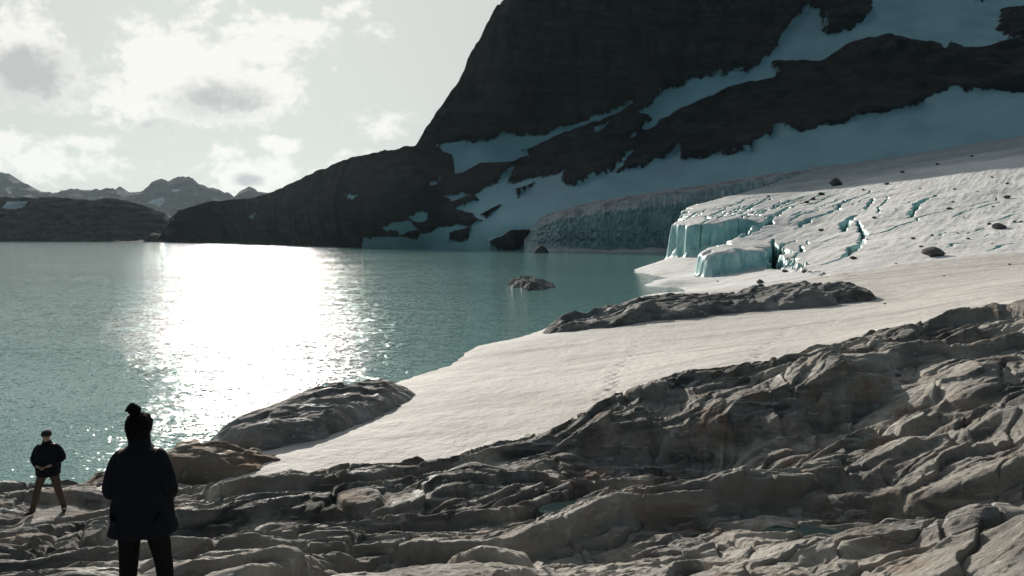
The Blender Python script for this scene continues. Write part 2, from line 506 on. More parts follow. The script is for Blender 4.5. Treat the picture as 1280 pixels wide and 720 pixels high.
PUDDLES = [(503, 638, 13.4, 0.9, 0.35), (770, 634, 12.4, 1.1, 0.4), (1040, 632, 10.2, 0.8, 0.35), (330, 616, 17.6, 0.35, 0.5)]
PW = []
for (px_, py_, Y_, ra_, rb_) in PUDDLES:
    c_ = at(px_, py_, Y_); PW.append([c_[0], c_[1], ra_, rb_, 0.0])
for q_ in PW:
    g_ = np.meshgrid(np.linspace(-1.5, 1.5, 15), np.linspace(-1.5, 1.5, 15))
    q_[4] = float(np.percentile(rock_height(q_[0] + g_[0] * q_[2], q_[1] + g_[1] * q_[3]), 30))
_rh0 = rock_height
STANDS = [(*at(63, 638, 15.0), 0.55), (*at(180, 788, 5.75), 0.8)]     # trodden flat spots the two people stand on


def rock_height(x, y):
    z = _rh0(x, y)
    for cx_, cy_, ra_, rb_, lv_ in PW:
        r_ = np.hypot((x - cx_) / ra_, (y - cy_) / rb_) + 0.35 * noise2(x * 2.2, y * 2.2, 77)
        bowl = lv_ - 0.10 * (1 - r_ * r_) 
        z = np.where(r_ < 1.6, z * sst(0.85, 1.6, r_) + np.minimum(z, bowl) * (1 - sst(0.85, 1.6, r_)), z)
    for fx_, fy_, fz_, fr_ in STANDS:
        k_ = sst(1.5, 0.6, np.hypot(x - fx_, y - fy_) / fr_ + .3 * noise2(x * 1.7, y * 1.7, 78))
        z = z * (1 - k_) + (fz_ + (z - fz_) * 0.12) * k_
    sd_ = sdf(ROCK_EDGE, x, y)
    edge = sd_ + 0.75 * noise2(x * .8, y * .8, 51) + 0.35 * noise2(x * 2.7, y * 2.7, 52)
    return z - 0.9 * sst(0.5, -3.0, edge) - 0.22 * np.clip(-sd_ - 1.0, 0, 40)


th = np.concatenate([np.linspace(-180, -44, 50), np.linspace(-42, 42, 980), np.linspace(44, 180, 50)[:-1]])
rr_ = np.concatenate([np.geomspace(0.05, 5.5, 40), np.geomspace(5.55, 31, 780), np.geomspace(31.4, 60, 40)])
RR, TH = np.meshgrid(rr_, np.radians(th), indexing='ij')
X, Y = RR * np.sin(TH), RR * np.cos(TH)
Z = rock_height(X, Y)
M_ROCK = rock_material('bedrock', (0.095, 0.092, 0.086), (0.27, 0.252, 0.225), (0.53, 0.485, 0.42), STRIKE, 1.0, 0.42, 0.8)
link('rock_ground', mesh_np('rock_ground', np.stack([X, Y, Z], -1), grid_quads(len(rr_), len(th), True)), M_ROCK, kind='structure')

M_PUD, t, b, pos, geo, out = material('meltwater')
b.inputs['Base Color'].default_value = (0.03, 0.05, 0.05, 1); b.inputs['Roughness'].default_value = 0.06; b.inputs['IOR'].default_value = 1.33
t.l(t.bump(t.noise(pos, 5, 3), 0.12, 0.05), b.inputs['Normal'])
for cx_, cy_, ra_, rb_, lv_ in PW:
    a_ = np.linspace(0, 2 * np.pi, 24, endpoint=False)
    vv = [(cx_, cy_, lv_ - 0.045)] + [(cx_ + 1.25 * ra_ * math.cos(q), cy_ + 1.25 * rb_ * math.sin(q), lv_ - 0.045) for q in a_]
    me = bpy.data.meshes.new('puddle'); me.from_pydata(vv, [], [(0, i + 1, (i + 1) % 24 + 1) for i in range(24)])
    link('puddle', me, M_PUD, kind='structure')

# ------------------------------------------------------------------ snow field and glacier
LOW = [(600, 432, 0), (530, 466, 0), (475, 486, 0), (330, 560, .3), (250, 590, .2), (808, 334, 0), (822, 345, 0), (806, 371, 0), (640, 424, 0), (720, 395, 0)]
low = [at_z(p, q, z) for p, q, z in LOW]
LOWY = [(560, 560, 22), (450, 585, 21), (640, 500, 29), (640, 455, 40), (560, 510, 28), (760, 480, 29), (760, 432, 42), (900, 440, 32), (900, 410, 45), (1000, 425, 34), (1000, 392, 50), (1120, 402, 36),
        (1120, 374, 56), (1280, 380, 28), (1280, 352, 48), (1280, 320, 80), (1100, 345, 75), (1000, 347, 86), (930, 361, 82), (870, 352, 112), (900, 346, 116), (830, 352, 112), (860, 366, 92), (845, 322, 168),
        (880, 322, 160), (920, 330, 140), (960, 336, 126), (1100, 310, 110), (1280, 280, 120), (1500, 360, 40), (1500, 300, 90), (1700, 300, 60), (1280, 240, 165), (1280, 205, 205), (1500, 150, 260)]
low += [at(*c) for c in LOWY]
low += [np.array(c, float) for c in [(-16, 60, -6), (-20, 34, -4), (-22, 26, -4), (10, 100, -6), (22, 200, -8), (60, 330, -8), (-14, 24, -1.6), (-30, 120, -12), (-40, 40, -8), (18, 18, 3.4), (-5, 17, 0.6), (8, 17, 2.2), (35, 20, 5.2)]]
low = np.array(low)
T_LOW = TPS(np.c_[low[:, 0] / low[:, 1], np.log(low[:, 1])], low[:, 2], 1e-4)
HIGH = [(840, 283, 169), (846, 279, 171), (880, 276, 168), (930, 273, 174), (868, 319, 122), (905, 314, 122), (962, 311, 131), (900, 300, 146), (940, 300, 150), (985, 310, 136), (1000, 322, 122), (1000, 338, 100), (1000, 347, 86), (870, 256, 262), (900, 250, 262),
        (850, 258, 280), (900, 265, 215), (1000, 283, 170), (1000, 255, 220), (1000, 238, 262), (1000, 225, 330), (1000, 218, 400), (1050, 310, 118), (1050, 340, 86), (1100, 345, 75), (1100, 310, 110), (1100, 270, 160), (1100, 225, 240), (1100, 205, 330), (1100, 200, 430),
        (1280, 352, 48), (1280, 320, 80), (1280, 280, 120), (1280, 240, 165), (1280, 205, 205), (1280, 184, 290), (1280, 170, 440), (1120, 374, 56), (1280, 380, 28), (1500, 360, 40), (1500, 300, 80), (1500, 220, 150), (1500, 165, 280), (1700, 150, 260),
        (1700, 300, 50), (900, 236, 330), (860, 246, 330), (800, 262, 300), (900, 222, 420), (960, 340, 108)]
hi = np.array([at(*c) for c in HIGH])
T_HIGH = TPS(np.c_[hi[:, 0] / hi[:, 1], np.log(hi[:, 1])], hi[:, 2], 1e-4)
PLATEAU = [at(*c)[:2] for c in [(1010, 214, 440), (960, 234, 320), (900, 247, 285), (862, 257, 272), (852, 264, 250), (846, 285, 205), (838, 319, 169), (862, 321, 163), (880, 320, 161), (905, 314, 164), (925, 308, 168), (935, 300, 172), (925, 303, 160),
                                (900, 312, 145), (880, 330, 132), (866, 348, 121), (890, 349, 118), (930, 343, 121), (962, 335, 128), (968, 322, 140), (973, 335, 122), (985, 343, 104), (1005, 349, 88), (1060, 350, 76), (1120, 372, 56), (1280, 378, 30),
                                (1800, 378, 30)]] + [(500, 60), (500, 600), (230, 600)]
CREV = [  # px polyline, half-width m, depth m
    ([(986, 259), (972, 268), (958, 278), (940, 289), (926, 297)], 0.9, 5), ([(1055, 251), (1046, 262), (1020, 272), (1005, 279), (994, 287)], 0.8, 4),
    ([(1068, 269), (1058, 277), (1052, 290)], 1.3, 6), ([(1072, 276), (1080, 292), (1073, 306), (1060, 320), (1034, 331), (1010, 337)], 0.75, 4),
    ([(1172, 244), (1152, 252), (1144, 260), (1137, 271)], 0.9, 4), ([(1092, 248), (1088, 254), (1082, 262)], 0.6, 3),
    ([(905, 262), (892, 268), (882, 274)], 0.7, 3), ([(965, 248), (940, 258), (915, 270)], 0.6, 3), ([(940, 247), (915, 256), (890, 264)], 0.5, 2.5),
    ([(1010, 245), (985, 252), (960, 262), (945, 270)], 0.5, 2.5), ([(1025, 262), (1005, 268), (985, 278)], 0.45, 2.5), ([(966, 300), (969, 312), (972, 325), (976, 336)], 1.0, 5),
    ([(1035, 240), (1015, 248), (1000, 256)], 0.45, 2), ([(925, 253), (905, 259)], 0.4, 2), ([(1112, 245), (1100, 258), (1096, 268)], 0.35, 2),
    ([(990, 300), (975, 309), (960, 314)], 0.5, 2.5), ([(1120, 236), (1080, 243)], 0.35, 1.5), ([(1010, 300), (996, 318), (990, 335)], 0.35, 1.5), ([(1190, 262), (1150, 272), (1125, 283)], 0.3, 1.2), ([(885, 262), (870, 266), (858, 275)], 0.5, 2.5)]


def high_at(px, py):
    lo, hi_ = 60.0, 500.0
    ys = np.geomspace(70, 480, 400)
    dx, dy, dz = ray(px, py)
    tt = ys / dy
    zr = HC + dz * tt; zs = T_HIGH(dx * tt / ys, np.log(ys))
    k = np.argmax(zs >= zr)
    return np.array((dx * tt[k], ys[k], zs[k]))


rgc = random.Random(4)
for i_ in range(22):                      # the finer parallel cracks behind the front
    a0 = 862 + i_ * 9.5 + rgc.uniform(-4, 4); b0 = 277 - i_ * 0.9 + rgc.uniform(-5, 9) - (a0 - 862) * .02; l_ = rgc.uniform(22, 60)
    CREV.append(([(a0, b0), (a0 + l_ * .5, b0 - l_ * .19 + rgc.uniform(-2, 2)), (a0 + l_, b0 - l_ * .40)], rgc.uniform(.22, .42), rgc.uniform(1.2, 2.2)))
for i_ in range(14):
    a0 = 1010 + rgc.uniform(0, 230); b0 = rgc.uniform(250, 318); l_ = rgc.uniform(15, 45)
    CREV.append(([(a0, b0), (a0 + l_ * .5, b0 - l_ * .12 + rgc.uniform(-2, 2)), (a0 + l_, b0 - l_ * .30)], rgc.uniform(.16, .30), rgc.uniform(.8, 1.5)))
CREVW = [([high_at(*p)[:2] for p in pl], w_, d_) for pl, w_, d_ in CREV]
# half-buried outcrop footprints push the snow down a little around them (wind scoop) later


def crev_depth(x, y):
    dep = np.zeros_like(x); rel_ = np.zeros_like(x)
    for pl, w_, d_ in CREVW:
        xs = [p[0] for p in pl]; ys = [p[1] for p in pl]
        m = (x > min(xs) - 8) & (x < max(xs) + 8) & (y > min(ys) - 8) & (y < max(ys) + 8)
        if not m.any():
            continue
        xm, ym = x[m], y[m]
        d, q = line_dist(pl, xm + 0.9 * noise2(xm * .25, ym * .25, 68), ym + 0.9 * noise2(xm * .25 + 7, ym * .25, 69))
        wl = w_ * (0.35 + 0.7 * np.sin(np.pi * np.clip(q, 0.02, 0.98)) ** 0.7) * (0.85 + 0.3 * noise2(xm * .2, ym * .2, 57))
        k_ = sst(wl * 1.15, wl * 0.4, d)
        dep[m] = np.maximum(dep[m], 1.7 * d_ * k_); rel_[m] = np.maximum(rel_[m], k_)
    return dep, rel_


PRINTS = []


def trail(pl, step=.62, n0=0):
    w_ = [np.array(p_) for p_ in pl]; L = 0; s_ = n0
    for a__, b__ in zip(w_[:-1], w_[1:]):
        d__ = b__ - a__; ln = float(np.hypot(*d__)); k = 0.0; nrm_ = np.array((-d__[1], d__[0])) / ln
        while k < ln:
            q_ = a__ + d__ * (k / ln) + nrm_ * (.13 if s_ % 2 else -.13) + .05 * np.array((math.sin(s_ * 7.1), math.cos(s_ * 5.3)))
            PRINTS.append(q_); k += step; s_ += 1


trail([at(744, 532, 23.0)[:2], at(755, 505, 27)[:2], at(770, 470, 32)[:2], at(795, 434, 41)[:2]])
trail([at(760, 525, 23.6)[:2], at(768, 490, 29)[:2], at(786, 455, 35)[:2]], .66, 1)
trail([at(930, 462, 24)[:2], at(945, 446, 29)[:2], at(968, 430, 35)[:2], at(985, 412, 42)[:2]], .6)


def snow_height(x, y, want_ice=False):
    s = x / np.maximum(y, 1); l = np.log(np.maximum(y, 1))
    zl = T_LOW(s, l); zh = T_HIGH(s, l)
    nearf = sst(70, 110, y)
    sd_ = sdf(PLATEAU, x, y)
    jag = 1.9 * noise2(x * .13, y * .13, 61) + 0.8 * noise2(x * .42, y * .42, 62) + 0.15 * noise2(x * 1.5, y * 1.5, 60)
    sd_j = sd_ + jag * nearf
    led = 0.35 + 0.3 * noise2(x * .11, y * .11, 58)
    k = led * sst(-0.1, 1.1, sd_j) + (1 - led) * sst(0.0, 1.2, sd_j - 1.6 * sst(-.2, .5, noise2(x * .2, y * .2, 59)) - .25)
    zh2 = zh - 0.5 * sst(2.5, 0.0, sd_j) * nearf
    z = zl + (np.where(nearf > 0, np.maximum(zh2, zl), zh2) - zl) * k
    z = z + 4 * k * (1 - k) * nearf * (0.9 * noise2(x * .5, y * .9, 55) + 0.7 * noise2(x * 1.3, y * 2.2, 56))
    if True:
        far = sst(60, 120, y)
        # melt runnels, sun cups, drifts
        z = z + (0.05 + 0.25 * far) * fbm2(x * .09, y * .09, 4, 63, .45) + 0.03 * fbm2(x * .8, y * .8, 4, 64, .5)
        a_ = x * math.cos(0.9) + y * math.sin(0.9); c_ = -x * math.sin(0.9) + y * math.cos(0.9)
        run = fbm2(a_ * .05, c_ * .35, 4, 65, .55, True)
        z = z + far * k * 0.16 * (run - 0.55) * sst(420, 250, y)
        rough = sst(-.1, .5, noise2(x * .02, y * .02, 66)) 
        z = z + far * k * (0.02 + 0.07 * rough) * np.minimum(0, fbm2(a_ * .16, c_ * .6, 3, 67, .5) + 0.15)
    z = z - crev_depth(x, y)[0]
    for fp in PRINTS:
        m = (np.abs(x - fp[0]) < .5) & (np.abs(y - fp[1]) < .5)
        if m.any():
            z[m] -= 0.05 * sst(.30, .10, np.hypot((x[m] - fp[0]) * 1.5, y[m] - fp[1]))
    # below the bedrock where that stands out of the snow
    sr = sdf(ROCK_EDGE, x, y)
    z = z - 0.30 * np.clip(sr, 0, 12) * sst(45, 30, y)
    return z


M_SNOW, t, b, pos, geo, out = material('snow')
dirt1 = t.noise(t.mapping(pos, rot=(0, 0, R(-28)), scale=(0.10, 0.5, 0.3)), 1.0, 7, 0.65, 0.5)
dirt2 = t.noise(pos, 2.6, 8, 0.72)
dirt3 = t.noise(pos, 0.12, 4, 0.6)
c = t.mix(t.mr(dirt1, 0.42, 0.66), (0.65, 0.615, 0.565), (0.45, 0.42, 0.38))
c = t.mix(t.m('MULTIPLY', t.mr(dirt3, 0.45, 0.7), 0.5), c, (0.58, 0.55, 0.52))
c = t.mix(t.m('MULTIPLY', t.mr(dirt2, 0.57, 0.72), 0.6), c, (0.33, 0.30, 0.27))
t.l(c, b.inputs['Base Color']); b.inputs['Roughness'].default_value = 0.75
cup = t.noise(pos, 3.0, 7, 0.65); grain = t.noise(pos, 22, 5, 0.6)
t.l(t.bump(t.m('ADD', cup, t.m('MULTIPLY', grain, 0.2)), 0.9, 0.10), b.inputs['Normal'])
b.inputs['Specular IOR Level'].default_value = 0.25

M_GLAC, t, b, pos, geo, out = material('glacier_ice')
streak = t.noise(t.mapping(pos, rot=(0, 0, R(-50)), scale=(0.035, 0.30, 0.3)), 1.0, 8, 0.68, 0.6)
speck = t.noise(pos, 0.9, 9, 0.75)
big = t.noise(pos, 0.03, 5, 0.6)
c = t.mix(t.mr(streak, 0.42, 0.70), (0.76, 0.745, 0.72), (0.52, 0.50, 0.47))
c = t.mix(t.m('MULTIPLY', t.mr(big, 0.45, 0.7), 0.45), c, (0.54, 0.52, 0.49))
c = t.mix(t.m('MULTIPLY', t.mr(speck, 0.60, 0.74), 0.8), c, (0.22, 0.20, 0.185))
# upper ice grey with rock debris, colour also darkened teal to deepen its shade
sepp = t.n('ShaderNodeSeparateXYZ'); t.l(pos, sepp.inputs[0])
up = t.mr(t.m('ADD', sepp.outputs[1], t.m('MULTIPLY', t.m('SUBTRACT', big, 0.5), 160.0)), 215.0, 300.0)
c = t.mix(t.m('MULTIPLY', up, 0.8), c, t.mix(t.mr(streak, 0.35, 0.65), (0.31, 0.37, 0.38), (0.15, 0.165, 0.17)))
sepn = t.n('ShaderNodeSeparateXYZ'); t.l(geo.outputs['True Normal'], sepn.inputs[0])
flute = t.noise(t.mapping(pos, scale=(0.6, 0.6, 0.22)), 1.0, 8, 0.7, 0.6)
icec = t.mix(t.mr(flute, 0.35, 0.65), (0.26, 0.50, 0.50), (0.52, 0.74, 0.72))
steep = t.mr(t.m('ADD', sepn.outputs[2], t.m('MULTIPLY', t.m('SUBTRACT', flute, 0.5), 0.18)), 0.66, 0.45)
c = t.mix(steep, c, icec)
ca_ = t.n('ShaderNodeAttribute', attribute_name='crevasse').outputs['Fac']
c = t.mix(t.mr(ca_, 0.02, 0.35, 0.0, 0.92), c, (0.09, 0.20, 0.21))          # cracks coloured dark to stand in for the shade down inside
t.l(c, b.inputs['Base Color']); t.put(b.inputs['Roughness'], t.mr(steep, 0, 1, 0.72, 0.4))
b.inputs['Subsurface Weight'].default_value = 0.0
hb = t.m('ADD', t.noise(pos, 0.8, 8, 0.65), t.m('MULTIPLY', t.m('MULTIPLY', flute, steep), 0.8))
t.l(t.bump(hb, 0.5, 0.12), b.inputs['Normal'])
b.inputs['Specular IOR Level'].default_value = 0.3

YS = 84.0
def polar_sheet(name, y0, y1, nr, s0, s1, nc, mat, blend=None):
    yv = np.geomspace(y0, y1, nr); sv = np.linspace(s0, s1, nc)
    YY, SS = np.meshgrid(yv, sv, indexing='ij'); XX = SS * YY
    ZZ = snow_height(XX.copy(), YY.copy())
    at_ = {'crevasse': crev_depth(XX, YY)[1]} if name == 'glacier' else None
    return link(name, mesh_np(name, np.stack([XX, YY, ZZ], -1), grid_quads(nr, nc), attrs=at_), mat, kind='structure')


polar_sheet('snow_field', 15.5, YS, 420, -0.62, 1.5, 720, M_SNOW)
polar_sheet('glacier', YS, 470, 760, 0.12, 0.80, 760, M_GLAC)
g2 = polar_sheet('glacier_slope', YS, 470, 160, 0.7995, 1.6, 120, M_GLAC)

# ------------------------------------------------------------------ mountain (one surface, ridge and back slope)
RIDGE = [(150, 312, 1200), (198, 306, 1150), (208, 288, 1120), (216, 270, 1100), (224, 263, 1080), (260, 252, 1010), (320, 247, 840), (345, 238, 770), (372, 225, 705), (400, 212, 645), (430, 200, 600), (460, 192, 565), (500, 185, 545), (520, 182, 550), (532, 160, 570), (545, 140, 585), (556, 128, 594), (568, 108, 602),
         (580, 88, 608), (585, 72, 606), (597, 55, 603), (608, 28, 600), (618, 12, 600), (632, -4, 600), (660, -50, 602), (690, -85, 606), (760, -130, 628), (900, -170, 690), (1280, -190, 740), (1700, -190, 720), (2100, -150, 700)]
BASE = [(150, 316, 1150), (205, 303.5, None), (280, 304.5, None), (360, 308, None), (440, 311, None), (540, 313, None), (620, 315, None), (668, 316, None), (700, 300, 400), (760, 275, 425), (830, 262, 440), (900, 240, 455), (1000, 226, 445), (1100, 210, 435), (1280, 180, 425), (1500, 165, 380), (1700, 150, 330), (2100, 140, 300)]
base = []
for px_, py_, Yb in BASE:
    if Yb is None:
        p_ = at_z(px_, py_, -1.5); Yb = p_[1]
    base.append((px_, py_, Yb))
INNER = [(320, 275, 815), (400, 260, 612), (460, 250, 530), (520, 240, 500), (560, 215, 545), (600, 255, 490), (600, 190, 570), (650, 205, 570), (640, 280, 440), (560, 160, 585), (620, 120, 590), (700, 150, 588), (700, 60, 600), (660, 20, 598), (800, 150, 580), (800, 195, 540), (760, 235, 470), (700, 215, 520),
         (900, 190, 510), (900, 140, 560), (900, 80, 605), (1000, 160, 500), (1000, 120, 545), (1000, 80, 580), (1000, 30, 640), (1100, 140, 490), (1100, 60, 560), (1100, 0, 640), (1280, 112, 470), (1280, 60, 530), (1280, 0, 610), (1280, -80, 690), (1150, -60, 690), (1500, 60, 470), (1500, -50, 640), (850, 0, 650)]
mp = RIDGE + base + INNER
mpa = np.array(mp, float)
T_M = TPS(np.c_[mpa[:, 0] / 300, mpa[:, 1] / 300], np.log(mpa[:, 2]), 2e-4)
SNOW_POLYS = [
    [(547, 182), (585, 179), (640, 170), (680, 171), (700, 163), (750, 145), (783, 133), (786, 136), (752, 151), (722, 164), (690, 177), (660, 187), (652, 190), (662, 196), (640, 205), (612, 206), (585, 212), (569, 219), (564, 196), (556, 190)],
    [(452, 304), (455, 299), (490, 296), (520, 297), (550, 284), (590, 282), (602, 276), (590, 270), (573, 262), (598, 252), (592, 244), (565, 252), (558, 247), (600, 240), (640, 214), (636, 228), (668, 222), (703, 217), (700, 228), (716, 232), (760, 216), (786, 190), (793, 188), (772, 216), (805, 210), (832, 196), (847, 184), (849, 200), (890, 196), (937, 190), (941, 175), (960, 173), (966, 160), (1000, 163), (1090, 145),
     (1140, 134), (1160, 120), (1180, 113), (1240, 115), (1290, 116), (1700, 90), (2100, 90), (2100, 320), (452, 320)],
    [(795, 146), (815, 128), (830, 112), (880, 99), (934, 91), (965, 66), (984, 32), (1012, 9), (1025, 30), (1031, 47), (1065, 36), (1088, 18), (1090, -5), (1120, -60), (1290, -70), (1500, -60), (1500, 40), (1290, 44), (1240, 57), (1215, 62), (1185, 54), (1177, 68), (1140, 52), (1105, 45), (1060, 56), (1030, 76), (1000, 83), (966, 79), (968, 99), (940, 103), (905, 112), (875, 126), (842, 142), (806, 167), (801, 162), (812, 150)],
    [(509, 271), (520, 266), (534, 267), (532, 273), (517, 278)], [(473, 286), (490, 279), (512, 277), (523, 288), (500, 293), (497, 287)],
    [(535, 232), (550, 226), (549, 229), (536, 235)], [(436, 243), (445, 244), (444, 249), (437, 248)], [(203, 291), (212, 283), (221, 288), (222, 303), (206, 303)], [(236, 297), (255, 295), (256, 302), (238, 302)], [(309, 270), (319, 266), (316, 274)], [(210, 268), (220, 267), (218, 276), (211, 275)],
    [(740, 162), (765, 150), (762, 155), (742, 166)], [(780, 176), (795, 160), (793, 172)], [(842, 130), (870, 116), (866, 124)]]
ROCK_POLYS = [[(1254, 12), (1290, 5), (1290, 45), (1262, 48), (1244, 38), (1246, 28)], [(1270, 72), (1290, 80), (1290, 112), (1270, 100)], [(1215, -10), (1230, -6), (1226, 4), (1214, 2)], [(640, 240), (665, 232), (648, 246)], [(600, 268), (625, 258), (608, 272)], [(610, 302), (638, 291), (662, 290), (660, 304), (640, 315), (612, 315)], [(560, 292), (590, 285), (582, 300), (560, 303)]]
nc = 900; nf = 330; nb = 30
pxs = np.concatenate([np.linspace(150, 1330, 820), np.linspace(1340, 2100, 80)])
ry = np.interp(pxs, [c[0] for c in RIDGE], [c[1] for c in RIDGE])
jag = np.interp(pxs, [150, 300, 520, 640, 2100], [1.0, 1.2, 2.6, 4.5, 8.0])
z0 = np.zeros_like(pxs)
ry = ry + jag * fbm2(pxs * .06, z0, 6, 81, .65)
by = np.interp(pxs, [c[0] for c in base], [c[1] for c in base]) + 3
vv = np.linspace(0, 1, nf)[:, None]
PX = np.repeat(pxs[None], nf, 0); PY = by[None] * (1 - vv) + ry[None] * vv
YD = np.exp(T_M(PX / 300, PY / 300))
a_ = (PX - 640) / F; b_ = (360 - PY) / F
tt = YD / (CP + b_ * SP)
P = np.stack([a_ * tt, YD, HC + (-SP + b_ * CP) * tt], -1)
sm = np.full(PX.shape, -40.0)
wxp = PX + 2.5 * noise2(PX * .05, PY * .05, 91); wyp = PY + 2.5 * noise2(PX * .05 + 5, PY * .05, 92)
for pl in SNOW_POLYS:
    sm = np.maximum(sm, sdf(pl, wxp, wyp))
for pl in ROCK_POLYS:
    sm = np.minimum(sm, -sdf(pl, wxp, wyp))
# rock relief: pushed along the view-facing direction, less on snow
rk = sst(2, -4, sm)
x, y, z = P[..., 0], P[..., 1], P[..., 2]
rel = 16 * fbm3(x * .011, y * .011, z * .006, 5, 95, .55, True) + 5 * fbm3(x * .05, y * .05, z * .03, 4, 96, .6, True) + 9 * fbm3(x * .022 + z * .012, y * .02, z * .016, 4, 97)
fade = np.minimum(1, (1 - vv) * 9) * np.clip(YD / 600, .5, 1.4)
d_ = -1.6 * (rel - 7) * (0.12 + 0.88 * rk) * fade * np.interp(PX, [150, 520, 640], [.03, .04, 0.8])
nrm = np.array((0.0, 0.9, -0.25))
P = P + d_[..., None] * nrm
# back slope behind the ridge
kb = np.linspace(0, 1, nb + 1)[1:, None]
top = P[-1]
B = np.stack([top[None, :, 0] * (1 + kb * 0.25), top[None, :, 1] + kb * np.interp(pxs, [460, 560], [170, 420])[None], top[None, :, 2] * (1 - kb ** 1.1) - 5 * kb], -1)
B[..., 2] += 10 * fbm2(B[..., 0] * .015, B[..., 1] * .015, 4, 98) * np.minimum(1, kb * 3)
V = np.concatenate([P, B], 0)
SMV = np.concatenate([sm, np.full((nb, nc), -20.0)], 0)
M_MTN, t, b, pos, geo, out = material('mountain_rock_and_snow')
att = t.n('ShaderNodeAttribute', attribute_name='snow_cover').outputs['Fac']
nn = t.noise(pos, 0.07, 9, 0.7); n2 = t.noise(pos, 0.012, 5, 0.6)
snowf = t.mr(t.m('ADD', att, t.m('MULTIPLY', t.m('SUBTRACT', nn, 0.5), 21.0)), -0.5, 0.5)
strat = t.noise(t.mapping(pos, rot=(0, R(22), 0), scale=(0.02, 0.02, 0.11)), 1.0, 8, 0.65, 0.6)
vert = t.noise(t.mapping(pos, scale=(0.09, 0.09, 0.012)), 1.0, 7, 0.65)
rc = t.mix(t.mr(strat, 0.35, 0.65), (0.042, 0.044, 0.045), (0.10, 0.097, 0.094))
rc = t.mix(t.mr(vert, 0.42, 0.68), rc, (0.026, 0.028, 0.029))
rc = t.mix(t.m('MULTIPLY', t.mr(n2, 0.5, 0.65), 0.6), rc, (0.105, 0.082, 0.070))
sc_ = t.mix(t.mr(t.noise(pos, 0.03, 6, .6), 0.4, 0.7), (0.36, 0.53, 0.57), (0.29, 0.43, 0.47))  # snow darkened and tinted teal, the mountain's shade put into its colour
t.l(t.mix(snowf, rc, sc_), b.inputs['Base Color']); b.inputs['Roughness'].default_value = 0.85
b.inputs['Specular IOR Level'].default_value = 0.2
hh = t.m('MULTIPLY', t.m('ADD', t.m('ADD', t.m('MULTIPLY', vert, 1.5), strat), t.m('MULTIPLY', t.noise(pos, 0.12, 9, .72), 1.6)), t.m('SUBTRACT', 1.0, t.m('MULTIPLY', snowf, 0.93)))
t.l(t.bump(hh, 1.0, 6.5), b.inputs['Normal'])
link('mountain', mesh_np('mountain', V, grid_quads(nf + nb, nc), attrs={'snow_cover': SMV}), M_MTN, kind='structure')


# ------------------------------------------------------------------ distant hill and far range
def ridge_range(name, prof, Y0, depth, mat, seed, jag, base_py=300.0, nfr=60, polys=(), cols=500, zb=-4):
    px0, px1 = prof[0][0], prof[-1][0]
    pxs = np.linspace(px0, px1, cols)
    ry = np.interp(pxs, [p[0] for p in prof], [p[1] for p in prof]) + jag * fbm2(pxs * .08, 0 * pxs, 5, seed, .6)
    zt = HC + Y0 * np.array([ray(0, q)[2] / ray(0, q)[1] for q in ry])
    xt = np.array([ray(p, q)[0] / ray(p, q)[1] for p, q in zip(pxs, ry)]) * Y0
    vv = np.linspace(0, 1, nfr)[:, None]; kb = np.linspace(0, 1, 20)[1:, None]
    ff = vv ** 0.85
    Yf = Y0 - depth * (1 - vv) + 0 * pxs[None]
    Zf = zb + (zt[None] - zb) * ff
    Xf = xt[None] / Y0 * Yf
    n = fbm2(Xf / depth * 3, Zf / depth * 3 + Yf / depth * 2, 5, seed + 3, .55, True) - .5
    Yf = Yf - n * depth * 0.35 * np.minimum(1, (1 - vv) * 5)
    Pf = np.stack([Xf, Yf, Zf], -1)
    Pb = np.stack([xt[None] * (1 + 0 * kb), Y0 + kb * depth * 2.2 + 0 * xt[None], zt[None] * (1 - kb) + zb * kb], -1)
    PYv = np.concatenate([300 + (ry[None] - 300) * ff, np.repeat(ry[None], 19, 0)], 0); PXv = np.repeat(pxs[None], nfr + 19, 0)
    sm = np.full(PXv.shape, -20.0)
    for pl in polys:
        sm = np.maximum(sm, sdf(pl, PXv + 1.2 * noise2(PXv * .2, PYv * .2, 5), PYv))
    return link(name, mesh_np(name, np.concatenate([Pf, Pb], 0), grid_quads(nfr + 19, cols), attrs={'snow_cover': sm}), mat, kind='structure')


def hill_material(name, c1, c2, s):
    m, t, b, pos, geo, out = material(name)
    att = t.n('ShaderNodeAttribute', attribute_name='snow_cover').outputs['Fac']
    n = t.noise(pos, s, 8, .65); n2 = t.noise(pos, s * 0.2, 5, .6)
    snowf = t.mr(t.m('ADD', att, t.m('MULTIPLY', t.m('SUBTRACT', n, .5), 5.0)), -0.5, 0.5)
    c = t.mix(t.mr(n, .35, .65), c1, c2)
    c = t.mix(t.m('MULTIPLY', t.mr(n2, .4, .7), .5), c, tuple(q * .6 for q in c1))
    t.l(t.mix(snowf, c, (0.68, 0.70, 0.72)), b.inputs['Base Color'])
    t.l(t.bump(n, 0.7, 0.05 / s), b.inputs['Normal']); b.inputs['Roughness'].default_value = .9; b.inputs['Specular IOR Level'].default_value = .15
    return m


